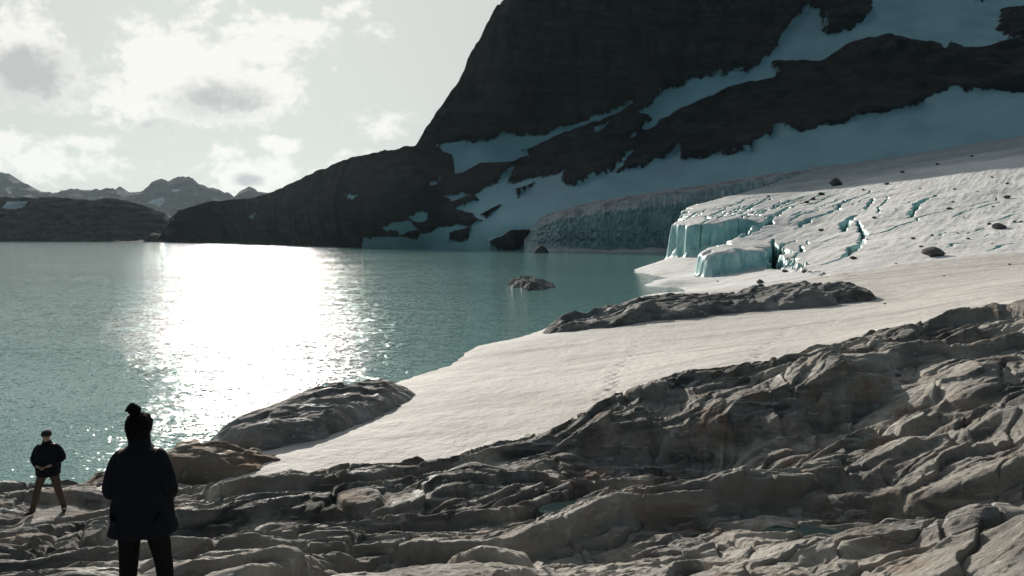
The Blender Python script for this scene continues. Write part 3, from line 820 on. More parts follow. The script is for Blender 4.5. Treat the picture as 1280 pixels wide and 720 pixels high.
M_HILL = hill_material('hill_rock', (0.06, 0.062, 0.055), (0.10, 0.095, 0.08), 0.03)
M_FAR = hill_material('far_rock', (0.022, 0.024, 0.026), (0.04, 0.042, 0.045), 0.004)
ridge_range('hill', [(-420, 250), (-200, 240), (-60, 248), (0, 246), (30, 247), (65, 246), (100, 249), (115, 250), (135, 247), (160, 251), (185, 258), (205, 266), (216, 276), (224, 290), (240, 301)], 1480, 95, M_HILL, 201, 1.4,
            polys=[[(5, 254), (20, 251), (36, 252), (30, 260), (8, 261)]])
ridge_range('far_mountain_range', [(-420, 230), (-300, 205), (-180, 228), (-90, 200), (-40, 222), (-8, 216), (0, 215), (12, 216), (18, 227), (36, 230), (42, 238), (58, 240), (72, 240), (88, 236), (110, 237), (128, 237), (150, 233), (163, 242), (175, 240), (190, 228), (202, 223), (212, 226), (230, 219), (238, 221), (248, 230), (268, 236), (285, 241), (292, 245), (302, 238), (312, 233), (322, 239), (336, 241),
                                   (360, 246), (420, 252), (520, 250), (640, 252)], 6500, 750, M_FAR, 231, 2.4, polys=[[(185, 252), (200, 246), (206, 252), (196, 262)], [(218, 240), (226, 238), (224, 243)]], zb=-20)

# ------------------------------------------------------------------ shaded ice cliff across the bay
TOPE = [(655, 296), (664, 284), (672, 277), (700, 268), (740, 258), (790, 250), (830, 243), (870, 239), (920, 230), (970, 222), (1010, 217), (1050, 212)]
BOTE = [(655, 300), (664, 303), (672, 306), (700, 309), (740, 311), (790, 313), (830, 316), (870, 318), (920, 318), (970, 316), (1050, 312)]
pxs = np.linspace(655, 1045, 520); nfv = 90
ty = np.interp(pxs, *zip(*TOPE)) + 1.2 * fbm2(pxs * .07, 0 * pxs, 4, 301); byy = np.interp(pxs, *zip(*BOTE))
Yb = np.interp(pxs, [655, 672, 700, 830, 965, 1045], [420, 398, 388, 378, 376, 388])
rows = []
for k in np.linspace(0, 1, nfv):
    py = byy * (1 - k) + ty * k
    Yk = Yb + 14 * k ** 1.5 + 6 * np.maximum(0, k - .82) / .18
    fl = 1.3 * fbm2(pxs * .11 + k * 0.8, 0 * pxs + k * .8, 4, 303, .6, True) + 4 * noise2(pxs * .025, 0 * pxs + k * .5, 304) + 1.5 * fbm2(pxs * .3, 0 * pxs + k * 9, 3, 305)
    Yk = Yk + (1.3 - fl) * np.interp(k, [0, .1, .85, 1], [.4, 1, 1, .3])
    tt = Yk / (CP + (360 - py) / F * SP)
    rows.append(np.stack([(pxs - 640) / F * tt, Yk, HC + (-SP + (360 - py) / F * CP) * tt], -1))
topr = rows[-1]
foot = rows[0].copy(); foot[:, 2] = 1.6 + 1.2 * fbm2(pxs * .03, 0 * pxs, 3, 311); foot[:, 1] -= 2.5
toe_ = rows[0].copy(); toe_[:, 2] = -2.0; toe_[:, 1] -= 15 + 5 * fbm2(pxs * .025, 0 * pxs, 3, 312)
rows = [toe_, foot] + rows
for k in (0.1, .3, .55, .8, 1.0):
    q = topr.copy(); q[:, 1] += 60 * k; q[:, 0] += 10 * k; q[:, 2] += 7 * np.sin(k * 2.0) - 6 * k * k + 0.5 * fbm2(q[:, 0] * .1, q[:, 1] * .1, 3, 307); rows.append(q)
P = np.stack(rows, 0)
M_CLIFF, t, b, pos, geo, out = material('dirty_glacier_ice')
fl = t.noise(t.mapping(pos, scale=(0.16, 0.16, 0.025)), 1.0, 8, .68); lay = t.noise(t.mapping(pos, scale=(0.01, 0.01, 0.22)), 1.0, 6, .6, .4)
c = t.mix(t.mr(fl, .38, .62), (0.20, 0.29, 0.30), (0.36, 0.46, 0.465))
c = t.mix(t.m('MULTIPLY', t.mr(lay, .52, .66), .55), c, (0.13, 0.15, 0.15))
sepn = t.n('ShaderNodeSeparateXYZ'); t.l(geo.outputs['True Normal'], sepn.inputs[0])
c = t.mix(t.mr(sepn.outputs[2], 0.55, 0.85), c, t.mix(t.mr(t.noise(pos, .1, 7, .7), .4, .65), (0.46, 0.47, 0.47), (0.18, 0.18, 0.175)))
t.l(c, b.inputs['Base Color']); b.inputs['Roughness'].default_value = .55; b.inputs['Specular IOR Level'].default_value = .3
t.l(t.bump(fl, .8, 2.5), b.inputs['Normal'])
link('ice_cliff', mesh_np('ice_cliff', P, grid_quads(len(rows), len(pxs))), M_CLIFF, kind='structure')

# ------------------------------------------------------------------ boulders and loose stones
def ground_at(px, py, fn, y0, y1, n=3000):
    dx, dy, dz = ray(px, py)
    ys = np.geomspace(y0, y1, n); tt = ys / dy
    zs = fn(dx * tt, ys.copy())
    k = int(np.argmax(zs >= HC + dz * tt))
    return np.array((dx * tt[k], ys[k], zs[k]))


def mound(name, poly, ztop, zbase, w, mat, res, seed, rough=0.25, strike=STRIKE, label=None, cat='boulder', steep=2.4, cut=None):
    """a rock body: footprint outline, top surface, rounded steep sides going into the ground, closed underneath"""
    p = np.array([q[:2] for q in poly]); lo = p.min(0) - 1; hi_ = p.max(0) + 1
    nx = int((hi_[0] - lo[0]) / res) + 2; ny = int((hi_[1] - lo[1]) / res) + 2
    xg, yg = np.meshgrid(np.linspace(lo[0], hi_[0], nx), np.linspace(lo[1], hi_[1], ny))
    wob = 0.5 * noise2(xg * .7 / w, yg * .7 / w, seed) + 0.22 * noise2(xg * 2.1 / w, yg * 2.1 / w, seed + 1)
    sd_ = sdf(p, xg, yg) + wob * w * 0.8
    tn = np.clip(sd_ / w, 0, 1)
    prof = 1 - (1 - tn) ** steep
    zt = ztop(xg, yg)
    b1, e1 = blocks(xg, yg, w * 1.2, strike, 2.2, seed + 2, -0.10, 0.30 * rough, 10, .15)
    b2, e2 = blocks(xg, yg, w * .42, strike + .3, 2.4, seed + 3, -0.12, 0.14 * rough, 10, .2)
    n = rough * (1.3 * fbm2(xg / w * .8, yg / w * 1.2, 5, seed + 4, .5) * .4 + .35 * fbm2(xg / w * 1.2, yg / w * 4, 4, seed + 6, .55, True)) * w * 0.35
    z = zbase + (zt - zbase) * prof + (b1 + b2 + n - 0.1 * w * rough * sst(.1, 0, e1)) * np.minimum(1, tn * 2.5)
    z = np.where(sd_ < 0, zbase + np.maximum(-0.8, sd_ * 1.5), z)
    keep = sd_ > -0.5 * w
    idx = np.arange(nx * ny).reshape(ny, nx)
    kq = keep[:-1, :-1] | keep[1:, :-1] | keep[:-1, 1:] | keep[1:, 1:]
    q = np.stack([idx[:-1, :-1], idx[:-1, 1:], idx[1:, 1:], idx[1:, :-1]], -1)[kq]
    cxy = p.mean(0)
    zb = float(zbase) - 1.2
    V1 = np.stack([xg, yg, z], -1).reshape(-1, 3); V2 = V1.copy(); V2[:, 2] = zb
    e = np.concatenate([q[:, [0, 1]], q[:, [1, 2]], q[:, [2, 3]], q[:, [3, 0]]])
    key = {}
    for a, b in e:
        k = (min(a, b), max(a, b)); key[k] = None if k in key else (a, b)
    border = np.array([v for v in key.values() if v is not None])
    N = len(V1)
    skirt = np.stack([border[:, 1], border[:, 0], border[:, 0] + N, border[:, 1] + N], -1)
    quads = np.concatenate([q, q[:, ::-1] + N, skirt])
    used = np.unique(quads); remap = np.full(2 * N, -1); remap[used] = np.arange(len(used))
    V = np.concatenate([V1, V2])[used]
    org = np.array((cxy[0], cxy[1], float(zbase)))
    o = link(name, mesh_np(name, V - org, remap[quads]), mat, label=label, cat=cat)
    o.location = org
    return o


def crest(pts, f=None):
    """top height varying along x through the given crest pixels"""
    w_ = sorted([tuple(at(*p)) for p in pts])
    xs = [p[0] for p in w_]; zs = [p[2] for p in w_]; ys = [p[1] for p in w_]
    return lambda x, y: np.interp(x, xs, zs) + (0 if f is None else f * (y - np.interp(x, xs, ys)))


M_BOULD = rock_material('lakeside_rock', (0.17, 0.163, 0.15), (0.30, 0.287, 0.265), (0.46, 0.44, 0.41), R(30), 1.0, 0.35, 0.7)
M_BROWN = rock_material('brown_rock', (0.11, 0.085, 0.06), (0.20, 0.155, 0.11), (0.30, 0.25, 0.19), R(5), 1.2, 0.7, 0.7)
M_DARK = rock_material('dark_rock', (0.045, 0.045, 0.044), (0.085, 0.084, 0.08), (0.17, 0.165, 0.155), R(20), 0.8, 0.15, 0.9)
M_GREY = rock_material('grey_outcrop', (0.09, 0.09, 0.086), (0.19, 0.185, 0.175), (0.36, 0.345, 0.32), R(25), 0.7, 0.12, 0.9)

mound('boulder', [at(257, 557, 24.6), at(290, 569, 23.6), at(340, 571, 23.5), at(385, 561, 24.2), at(440, 540, 25.6), at(500, 515, 28.4), at(526, 499, 31.2), (-3.8, 33.2), (-6.0, 32.6), (-8.5, 29.6), (-10.6, 27.0)],
      crest([(257, 545, 25.2), (285, 530, 25.4), (310, 519, 26), (370, 501, 27.2), (440, 488, 29), (480, 484, 30.5), (505, 490, 31.5), (530, 500, 32)], 0.04), 0.0, 0.95, M_BOULD, 0.045, 500, 0.26, R(35),
      'large grey brown boulder with a pale flat top at the lake edge', steep=2.6)
mound('boulder', [at(88, 623, 20.2), at(140, 618, 20.0), at(220, 604, 20.3), at(330, 601, 20.6), at(352, 590, 21.2), (-7.0, 22.4), (-8.2, 23.2), (-10.5, 23.4), (-13.0, 22.0)],
      crest([(88, 612, 20.8), (140, 590, 21), (215, 565, 21.5), (260, 562, 21.6), (300, 571, 21.6), (350, 587, 21.6)], -0.08), 0.2, 0.8, M_BROWN, 0.04, 520, 0.35, R(5),
      'low brown boulder behind the person in the long parka', steep=2.4)
mound('rock_outcrop', [at(664, 421, 49), at(700, 424, 48.5), at(760, 417, 49.5), at(840, 407, 50.5), at(920, 398, 52), (23.4, 53), at(1060, 384, 54), at(1124, 375, 56.5), (32.0, 62.0), (26.0, 67), (17, 65), (9.5, 61), (4.5, 56), (1.6, 52)],
      crest([(668, 416, 50), (690, 406, 52), (720, 396, 54), (760, 388, 55), (800, 379, 56), (860, 374, 57), (930, 374, 59), (975, 362, 60.5), (1000, 359, 61), (1060, 359, 60), (1095, 364, 59), (1124, 372, 58)], 0.02), 0.2, 2.6, M_GREY, 0.10, 540, 0.38, R(30),
      'long dark rock outcrop rising through the snow below the ice cliffs', 'outcrop', steep=2.2)
mound('islet', [at_z(629, 357, 0)[:2], at_z(660, 363, 0)[:2], at_z(700, 360, 0)[:2], (7.2, 116), (4.0, 117.5), (0.2, 116)],
      crest([(630, 355, 110), (640, 351, 111), (655, 348.5, 112), (668, 348.5, 112), (680, 354, 112), (700, 358.5, 112)], 0), -0.3, 1.6, M_GREY, 0.09, 560, 0.6, R(10), 'small bare rock islet in the turquoise lake', 'islet')
mound('shore_rock', [at(667, 316, 352)[:2], at(686, 316, 352)[:2], at(685, 313, 360)[:2], at(668, 313, 360)[:2]], crest([(667, 313, 356), (676, 307, 356), (686, 312, 356)], 0.0), -0.3, 2.2, M_DARK, 0.25, 590, 0.5, R(10),
      'little dark rock at the waterline below the shaded ice cliff', 'rock')
mound('rock', [at(346, 604, 19.8), at(372, 625, 18.6), at(384, 622, 18.5), at(398, 604, 19.6), at(375, 598, 20.2)], crest([(346, 602, 19.6), (372, 600, 19.5), (398, 603, 19.5)], 0.0), 0.6, 0.35, M_DARK, 0.025, 600, 0.3, R(10),
      'dark wet rock at the corner of the snow near the brown boulder', 'rock')


def stone_mesh(name, w, d, h, seed, sub=3, point=0.0):
    import bmesh
    bm = bmesh.new(); bmesh.ops.create_icosphere(bm, subdivisions=sub, radius=1.0)
    rg = random.Random(seed)
    pls = [(Vector((rg.uniform(-1, 1), rg.uniform(-1, 1), rg.uniform(-.6, 1))).normalized(), rg.uniform(.55, .85)) for _ in range(9)]
    co = np.array([v.co[:] for v in bm.verts])
    for nrm, dd in pls:
        n_ = np.array(nrm); k = co @ n_ - dd
        co -= np.maximum(k, 0)[:, None] * n_ * 0.9
    co *= (1 + .10 * fbm3(co[:, 0] * 1.6 + seed, co[:, 1] * 1.6, co[:, 2] * 1.6, 3, seed))[:, None]
    co[:, 2] *= 1 - point * (co[:, 0] - 0.2) * -0.9
    mn, mx = co.min(0), co.max(0)
    co = (co - (mn + mx) / 2) / (mx - mn) * np.array((w, d, h)); co[:, 2] += h * .36
    for v, c in zip(bm.verts, co):
        v.co = c
    for f in bm.faces:
        f.smooth = True
    me = bpy.data.meshes.new(name); bm.to_mesh(me); bm.free(); me.materials.append(M_DARK)
    return me


def stone(px, py, wpx, hpx, fn, y0, y1, seed, label, group=None, me=None, point=0.0, rz=None):
    g = ground_at(px, py, fn, y0, y1)
    s = g[1] / F
    if me is None:
        me = stone_mesh('stone', wpx * s, wpx * s * .8, hpx * s * 1.25, seed, 3, point); sc = 1
    else:
        sc = wpx * s
    o = link('stone', me, None, label=label, cat='stone', group=group)
    o.location = g; o.scale = (sc,) * 3
    o.rotation_euler = (0, 0, rz if rz is not None else random.Random(seed).uniform(0, 6.28) if sc != 1 else 0)
    return o


G1 = 'stones lying on the glacier'
stone(1166, 320, 27, 11, snow_height, 84, 160, 3, 'largest dark boulder lying alone on the sunlit glacier', G1, None, 0.55)
stone(1249, 286, 17, 7, snow_height, 84, 200, 5, 'flat dark stone on the sunlit glacier near the right edge', G1)
stone(1045, 232, 15, 9, snow_height, 150, 380, 7, 'blocky dark boulder at the border of sun and shade on the glacier', G1)
stone(950, 354, 9, 5, snow_height, 70, 140, 9, 'small black rock on the snow hump below the front ice cliff', G1)
protos = [stone_mesh('stone', 1, .8, .5, 40 + i, 2) for i in range(4)]
for i, (px, py, w_) in enumerate([(1027, 244, 9), (1008, 254, 7), (1016, 250, 7), (1026, 289, 7), (1093, 273, 6), (1186, 262, 7), (1191, 253, 4), (1259, 248, 9), (1236, 281, 6), (1268, 278, 6), (1276, 278, 5), (1141, 299, 6), (1165, 295, 5), (1197, 292, 4),
                                  (1210, 299, 5), (1151, 309, 5), (1067, 324, 9), (1005, 341, 8), (981, 340, 8), (1262, 331, 4), (1106, 392, 4), (1241, 259, 4), (1259, 230, 5), (1193, 237, 4), (1108, 231, 7), (1079, 238, 5), (1240, 222, 4), (1128, 216, 6), (1172, 206, 5), (1215, 196, 5),
                                  (960, 186 + 60, 5), (897, 352, 3), (1205, 272, 3), (1120, 262, 3), (1150, 236, 3), (1222, 240, 3), (1084, 300, 3), (1180, 345, 3), (1240, 305, 3), (1120, 330, 3)]):
    stone(px, py, w_, w_ * .5, snow_height, 50, 460, 60 + i, 'small dark stone scattered on the glacier ice', 'small stones scattered on the glacier', protos[i % 4])

rgs = random.Random(12)
ls = [stone_mesh('stone', 1, .8, .55, 80 + i, 3) for i in range(4)]
for m_ in ls:
    m_.materials.clear(); m_.materials.append(M_GREY)
cnt = 0
for i in range(400):
    if cnt >= 34:
        break
    px_ = rgs.uniform(240, 1270); Y_ = rgs.uniform(9.5, 25); x_ = (px_ - 640) / F * Y_
    if not (0.05 < float(sdf(ROCK_EDGE, np.array([x_]), np.array([Y_]))[0]) < (1.6 if i % 3 else 9)):
        continue
    z_ = float(rock_height(np.array([x_]), np.array([Y_]))[0]); s_ = rgs.uniform(.07, .17) if i % 4 else rgs.uniform(.18, .32)
    o = link('stone', ls[cnt % 4], None, label='small loose stone resting on the grey foreground bedrock', cat='stone', group='loose stones on the bedrock')
    o.location = (x_, Y_, z_ - .01); o.scale = (s_,) * 3; o.rotation_euler = (0, 0, rgs.uniform(0, 6.28)); cnt += 1

# ------------------------------------------------------------------ people
def skin(name, verts, edges, mat, parent=None, sub=2, root=0, post=None, smooth=1):
    me = bpy.data.meshes.new(name); me.from_pydata([v[:3] for v in verts], edges, [])
    o = bpy.data.objects.new(name + '_tmp', me); COL.objects.link(o)
    sm_ = o.modifiers.new('s', 'SKIN'); sm_.use_smooth_shade = True
    for i, v in enumerate(verts):
        r = v[3] if len(v) > 3 else .05
        me.skin_vertices[0].data[i].radius = (r, r) if not isinstance(r, tuple) else r
        me.skin_vertices[0].data[i].use_root = (i == root)
    su = o.modifiers.new('u', 'SUBSURF'); su.levels = sub; su.render_levels = sub
    dg = bpy.context.evaluated_depsgraph_get(); dg.update()
    m2 = bpy.data.meshes.new_from_object(o.evaluated_get(dg)); m2.name = name
    bpy.data.objects.remove(o); bpy.data.meshes.remove(me)
    if post:
        co = np.empty(len(m2.vertices) * 3, np.float32); m2.vertices.foreach_get('co', co)
        co = post(co.reshape(-1, 3).astype(float)); m2.vertices.foreach_set('co', co.astype(np.float32).ravel()); m2.update()
    m2.materials.clear()
    for p in m2.polygons:
        p.use_smooth = True
    return link(name, m2, mat, parent)


def loft(name, rings, mat, parent, n=40, post=None, close=True):
    """rings: (x, y, z, rx, ry)"""
    a = np.linspace(0, 2 * np.pi, n, endpoint=False)
    V = np.stack([np.stack([r[0] + r[3] * np.sign(np.cos(a)) * np.abs(np.cos(a)) ** .85, r[1] + r[4] * np.sign(np.sin(a)) * np.abs(np.sin(a)) ** .85, np.full(n, r[2])], -1) for r in rings], 0)
    m_ = len(rings)
    V = V.reshape(-1, 3)
    if post:
        V = post(V)
    q = grid_quads(m_, n, True).tolist()
    me = bpy.data.meshes.new(name)
    if close:
        q.append(list(range(n))[::-1]); q.append([(m_ - 1) * n + i for i in range(n)])
    me.from_pydata(V.tolist(), [], q)
    for p in me.polygons:
        p.use_smooth = True
    return link(name, me, mat, parent)


def smooth_rings(keys, k=6):
    keys = np.array(keys, float); tq = np.linspace(0, len(keys) - 1, (len(keys) - 1) * k + 1); idx = np.arange(len(keys))
    out = []
    for c in range(keys.shape[1]):
        v = keys[:, c]; i0 = np.clip(np.floor(tq).astype(int), 0, len(v) - 2); f = tq - i0
        p0, p1, p2, p3 = v[np.clip(i0 - 1, 0, None)], v[i0], v[i0 + 1], v[np.clip(i0 + 2, None, len(v) - 1)]
        out.append(p1 + .5 * f * (p2 - p0 + f * (2 * p0 - 5 * p1 + 4 * p2 - p3 + f * (3 * (p1 - p2) + p3 - p0))))
    return np.stack(out, -1)


def person(loc, rz, pose, mats, label, h=1.75):
    """pose: joints in metres for a 1.75 m figure facing +Y"""
    root = bpy.data.objects.new('person', None); COL.objects.link(root)
    root.location = loc; root.rotation_euler = (0, 0, rz); root['label'] = label; root['category'] = 'person'
    el, wr, kn, an, toe = pose['elbow'], pose['wrist'], pose['knee'], pose['ankle'], pose['toe']
    hand = pose['hand']          # unit direction the hand points, per side
    V = [(0, 0, .96, (.13, .10)), (0, 0, 1.10, (.115, .085)), (0, .0, 1.28, (.145, .10)), (0, -.01, 1.42, (.12, .085)), (0, .0, 1.505, .056), (0, .018, 1.575, .066), (0, .022, 1.64, (.078, .092)), (0, .012, 1.70, (.074, .085)), (0, .005, 1.742, .045)]
    E = [(i, i + 1) for i in range(8)]
    for s in (-1, 1):
        b = len(V)
        V += [(s * .165, -.01, 1.425, .06), (*el[s], .043), (*wr[s], .028)]
        E += [(3, b), (b, b + 1), (b + 1, b + 2)]
        hd = Vector(hand[s]).normalized(); up = Vector((0, 0, 1)); side = hd.cross(up).normalized(); pn = side.cross(hd)
        W = Vector(wr[s]); pk = len(V)
        V.append((*(W + hd * .05), (.036, .02))); E.append((b + 2, pk))
        for j, (off, ln) in enumerate(((-.030, .068), (-.010, .078), (.010, .073), (.029, .056))):
            k0 = len(V); base_ = W + hd * .085 + side * off
            V += [(*base_, .0095), (*(base_ + hd * ln * .55 - pn * .012), .0085), (*(base_ + hd * ln * .8 - pn * .04), .0075)]
            E += [(pk, k0), (k0, k0 + 1), (k0 + 1, k0 + 2)]
        k0 = len(V); tb = W + hd * .035 + side * (-.032 * s * (1 if s > 0 else 1)) 
        V += [(*tb, .013), (*(tb + hd * .035 - side * .022 * s), .0105), (*(tb + hd * .06 - side * .02 * s - pn * .012), .009)]
        E += [(pk, k0), (k0, k0 + 1), (k0 + 1, k0 + 2)]
        b = len(V)
        V += [(s * .092, 0, .91, .088), (*kn[s], .056), (*an[s], .040), (*toe[s], .032)]
        E += [(0, b), (b, b + 1), (b + 1, b + 2), (b + 2, b + 3)]

    def face(co):
        x, y, z = co[:, 0], co[:, 1], co[:, 2]
        hd_ = (z > 1.53) & (np.abs(x) < .12) & (np.abs(y) < .16)
        fr = hd_ & (y > .02)
        g = lambda cx, cz, sx, sz: np.exp(-((x - cx) / sx) ** 2 - ((z - cz) / sz) ** 2)
        dy = .024 * g(0, 1.628, .011, .018) + .012 * g(0, 1.655, .009, .02) - .011 * (g(.031, 1.655, .016, .011) + g(-.031, 1.655, .016, .011)) + .006 * g(0, 1.683, .05, .01) + .007 * g(0, 1.598, .022, .006) - .006 * g(0, 1.589, .02, .004) + .006 * g(0, 1.583, .02, .005) + .014 * g(0, 1.56, .022, .014)
        co[fr, 1] += dy[fr]
        for s in (-1, 1):
            e_ = hd_ & (x * s > .055)
            co[e_, 0] += s * (.020 * np.exp(-((y[e_] - .005) / .016) ** 2 - ((z[e_] - 1.64) / .026) ** 2))
        return co
    skin('body', V, E, mats['skin'], root, 2, 0, face)
    for s in (-1, 1):
        bm_ = bpy.data.meshes.new('eye'); a = [(math.sin(p) * math.cos(q) * .011 + s * .031, math.sin(p) * math.sin(q) * .011 + .098, math.cos(p) * .011 + 1.655) for p in np.linspace(.01, math.pi - .01, 8) for q in np.linspace(0, 2 * math.pi, 10, endpoint=False)]
        bm_.from_pydata(a, [], grid_quads(8, 10, True).tolist()); link('eye', bm_, mats['eye'], root)
    fold = lambda amp, sd: (lambda co: co + (amp * (noise3(co[:, 0] * 9 + sd, co[:, 1] * 9, co[:, 2] * 6, sd) + .5 * noise3(co[:, 0] * 22, co[:, 1] * 22, co[:, 2] * 12, sd + 1)))[:, None] * np.stack([co[:, 0], co[:, 1], 0 * co[:, 0]], -1) / (np.hypot(co[:, 0], co[:, 1]) + .05)[:, None])
    # trousers: pelvis and legs
    T = [(0, -.005, .96, (.155, .125))]; TE = []
    for s in (-1, 1):
        b = len(T); K, A = Vector(kn[s]), Vector(an[s]); Hp = Vector((s * .10, 0, .88))
        T += [(*Hp, .108), (*(Hp * .5 + K * .5), .092), (*K, .074), (*(K * .5 + A * .5 + Vector((0, -.01, 0))), .070), (*(A + Vector((0, 0, .02))), .062)]
        TE += [(0, b)] + [(b + i, b + i + 1) for i in range(4)]
    tr = skin('trousers', T, TE, mats['trousers'], root, 2, 0, fold(.012, 5))
    # boots
    for s in (-1, 1):
        A, O = Vector(an[s]), Vector(toe[s]); f_ = (O - A); f_.z = 0; f_.normalize()
        B = [(*(A + Vector((0, 0, .10))), .058), (*(A + Vector((0, 0, -.01))), .056), (*(A - f_ * .045 + Vector((0, 0, -.045))), .045), (*(A + f_ * .06 + Vector((0, 0, -.045))), (.048, .045)), (*(A + f_ * .17 + Vector((0, 0, -.055))), (.045, .034))]
        skin('boot', B, [(0, 1), (1, 2), (1, 3), (3, 4)], mats['boots'], root, 2, 1)
    # jacket body, sleeves, collar in one garment
    jk = pose['jacket']
    ob = loft('jacket', smooth_rings(jk), mats['jacket'], root, 48, fold(.028, 11))
    for s in (-1, 1):
        E_, W_ = Vector(el[s]), Vector(wr[s]); S_ = Vector((s * (pose['sh'] - .055), -.01, 1.405))
        sl_ = skin('sleeve', [(*Vector((s * .09, -.01, 1.42)), .08), (*S_, .088), (*((S_ + E_) / 2), .082), (*E_, .066), (*((E_ + W_) / 2), .060), (*(W_ + (W_ - E_).normalized() * -.005), .055)], [(i, i + 1) for i in range(5)], mats['jacket'], ob, 2, 0, None)
    return root


def cloth(name, col, rough=.9):
    return plain(name, col, rough, .25, 45)


M_BLACKJ = cloth('black_jacket_cloth', (0.012, 0.013, 0.016)); M_NAVYJ = cloth('dark_parka_cloth', (0.013, 0.014, 0.019)); M_BLACKT = cloth('black_trouser_cloth', (0.009, 0.009, 0.010))
M_BRWNT = cloth('brown_trouser_cloth', (0.085, 0.058, 0.042)); M_SKIN = plain('skin', (0.42, 0.26, 0.20), .55, .05, 80); M_HAIR = plain('dark_hair', (0.007, 0.006, 0.005), .9, .8, 90); M_BOOT = plain('boot_leather', (0.03, 0.024, 0.02), .6, .2)
for m_ in (M_BLACKJ, M_NAVYJ, M_BLACKT, M_HAIR):
    m_.node_tree.nodes['Principled BSDF'].inputs['Specular IOR Level'].default_value = 0.12
M_EYE = plain('eye', (0.05, 0.04, 0.035), .2); M_KNIT = plain('knit_wool', (0.02, 0.02, 0.023), .95, .8, 70)

# person 1: facing the camera at the lake edge, legs apart, hands together at the waist
x1, y1 = at(63, 646, 15.0)[:2]
rz1 = math.pi + 0.15


def feet(x0, y0, rz, fl):
    """height of the rock under each foot, relative to the lower one"""
    out = {}
    for s in (-1, 1):
        lx, ly = fl[s]; wx_ = x0 + lx * math.cos(rz) - ly * math.sin(rz); wy_ = y0 + lx * math.sin(rz) + ly * math.cos(rz)
        g = np.meshgrid(np.linspace(-.08, .08, 5), np.linspace(-.08, .08, 5))
        out[s] = float(np.max(rock_height(wx_ + g[0], wy_ + g[1])))
    return out


def place(x0, y0, rz, fl, sink=0.0):
    gz = feet(x0, y0, rz, fl); lo_ = min(gz.values())
    return lo_ - sink, {s: gz[s] - lo_ for s in gz}


fl1 = {-1: (-.27, -.02), 1: (.30, .08)}
zz, dz_ = place(x1, y1, rz1, fl1)
pose1 = dict(elbow={-1: (-.305, -.05, 1.15), 1: (.305, -.04, 1.14)}, wrist={-1: (-.13, .19, 1.06), 1: (.13, .19, 1.05)}, hand={-1: (.8, .3, -.15), 1: (-.8, .3, -.15)},
             knee={-1: (-.19, .03, .50), 1: (.21, .05, .50 + dz_[1] * .5)}, ankle={-1: (fl1[-1][0], fl1[-1][1], .09 + dz_[-1]), 1: (fl1[1][0], fl1[1][1], .09 + dz_[1])}, toe={-1: (-.33, .12, .04 + dz_[-1]), 1: (.38, .20, .04 + dz_[1])}, sh=.235,
             jacket=[(0, 0, .80, .19, .15), (0, 0, .84, .225, .175), (0, 0, .98, .235, .18), (0, 0, 1.18, .235, .175), (0, 0, 1.36, .225, .155), (0, -.01, 1.455, .165, .125), (0, -.005, 1.50, .09, .085), (0, .0, 1.555, .083, .083)])
p1 = person((x1, y1, zz), rz1, pose1, dict(skin=M_SKIN, jacket=M_BLACKJ, trousers=M_BRWNT, boots=M_BOOT, eye=M_EYE), 'person in a black jacket and brown trousers standing legs apart by the lake')
hat = loft('beanie', smooth_rings([(0, .002, 1.655, .088, .096), (0, .008, 1.69, .093, .105), (0, .008, 1.735, .082, .093), (0, .004, 1.765, .055, .064), (0, .002, 1.778, .015, .018)]), M_KNIT, p1, 36)

# person 2: seen from behind, long parka, hair tied in a top knot
x2, y2 = at(180, 700, 5.75)[:2]
rz2 = 0.12
fl2 = {-1: (-.16, .0), 1: (.17, .05)}
zz, dz_ = place(x2, y2, rz2, fl2)
pose2 = dict(elbow={-1: (-.235, -.05, 1.13), 1: (.24, -.04, 1.13)}, wrist={-1: (-.16, .20, 1.02), 1: (.16, .20, 1.02)}, hand={-1: (.55, .7, .1), 1: (-.55, .7, .1)},
             knee={-1: (-.13, .03, .50), 1: (.135, .05, .50 + dz_[1] * .5)}, ankle={-1: (-.16, 0, .09 + dz_[-1]), 1: (.17, .05, .09 + dz_[1])}, toe={-1: (-.2, .15, .04 + dz_[-1]), 1: (.22, .2, .04 + dz_[1])}, sh=.205,
             jacket=[(0.01, 0, .775, .235, .17), (0.01, 0, .79, .262, .19), (0.005, 0, .88, .245, .18), (0, 0, 1.0, .228, .165), (0, 0, 1.18, .215, .155), (0, 0, 1.36, .20, .14), (0, -.01, 1.45, .165, .12), (0, -.01, 1.505, .085, .085), (0, -.005, 1.585, .082, .084)])
p2 = person((x2, y2, zz), rz2, pose2, dict(skin=M_SKIN, jacket=M_NAVYJ, trousers=M_BLACKT, boots=M_BOOT, eye=M_EYE), 'person in a long dark parka seen from behind with hair in a top knot')


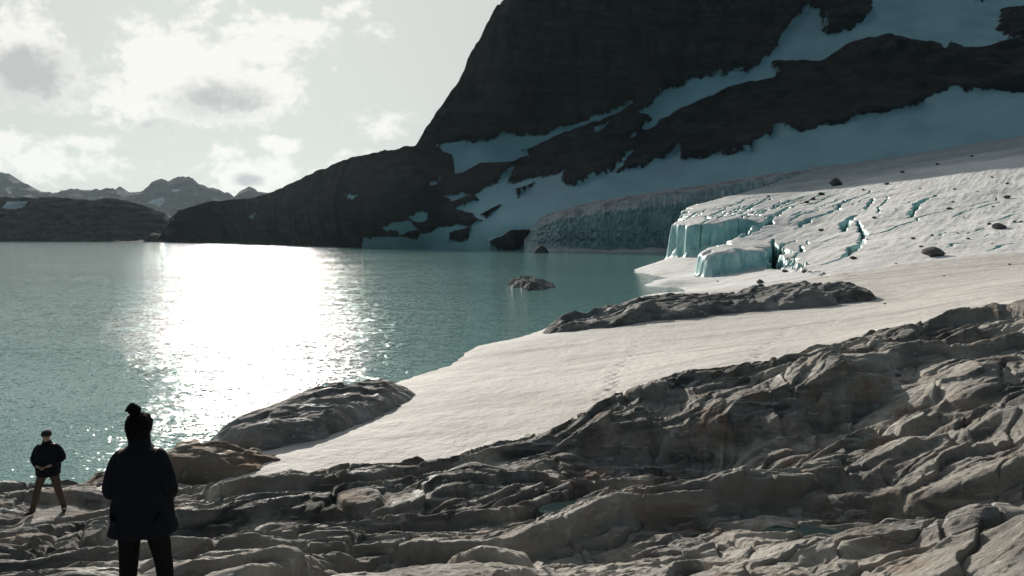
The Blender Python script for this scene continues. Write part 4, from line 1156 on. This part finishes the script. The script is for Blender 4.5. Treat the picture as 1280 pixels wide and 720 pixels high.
def tousle(co):
    n = fbm3(co[:, 0] * 28, co[:, 1] * 28, co[:, 2] * 22, 3, 19)
    c = np.array((0, 0, 1.66)); d = co - c; return co + d / (np.linalg.norm(d, axis=1)[:, None] + .02) * (n * .016)[:, None]


hair = loft('hair', smooth_rings([(0, -.045, 1.55, .062, .045), (0, -.035, 1.59, .083, .068), (0, -.012, 1.65, .096, .098), (0, .0, 1.70, .094, .105), (0, .0, 1.742, .074, .085), (0, 0, 1.768, .03, .035)]), M_HAIR, p2, 48, tousle)
knot = loft('top_knot', smooth_rings([(-.01, -.03, 1.755, .026, .028), (-.02, -.035, 1.785, .045, .046), (-.03, -.035, 1.815, .046, .044), (-.035, -.03, 1.838, .026, .026), (-.045, -.03, 1.85, .008, .008)]), M_HAIR, hair, 30,
            lambda co: co + (fbm3(co[:, 0] * 45, co[:, 1] * 45, co[:, 2] * 45, 3, 29) * .022)[:, None] * np.array((1, .6, .7)))


# ------------------------------------------------------------------ air
HZ = True
if HZ:
    m = bpy.data.materials.new('haze_air'); m.use_nodes = True
    t = NT(m.node_tree); o_ = t.n('ShaderNodeOutputMaterial'); vp = t.n('ShaderNodeVolumePrincipled')
    vp.inputs['Color'].default_value = (0.74, 0.90, 1.0, 1); vp.inputs['Density'].default_value = 0.000015; vp.inputs['Anisotropy'].default_value = 0.35
    t.l(vp.outputs[0], o_.inputs['Volume'])
    x0, x1, y0, y1, z0_, z1_ = -8000, 8000, -1500, 11500, -60, 1100
    vb = [(x, y, z) for z in (z0_, z1_) for y in (y0, y1) for x in (x0, x1)]
    fb = [(0, 2, 3, 1), (4, 5, 7, 6), (0, 1, 5, 4), (2, 6, 7, 3), (0, 4, 6, 2), (1, 3, 7, 5)]
    me = bpy.data.meshes.new('haze'); me.from_pydata(vb, [], fb)
    link('haze', me, m, kind='stuff')

SC.cycles.use_denoising = True
SC.cycles.max_bounces = 6; SC.cycles.diffuse_bounces = 3; SC.cycles.glossy_bounces = 3; SC.cycles.volume_bounces = 1
SC.cycles.sample_clamp_indirect = 4.0
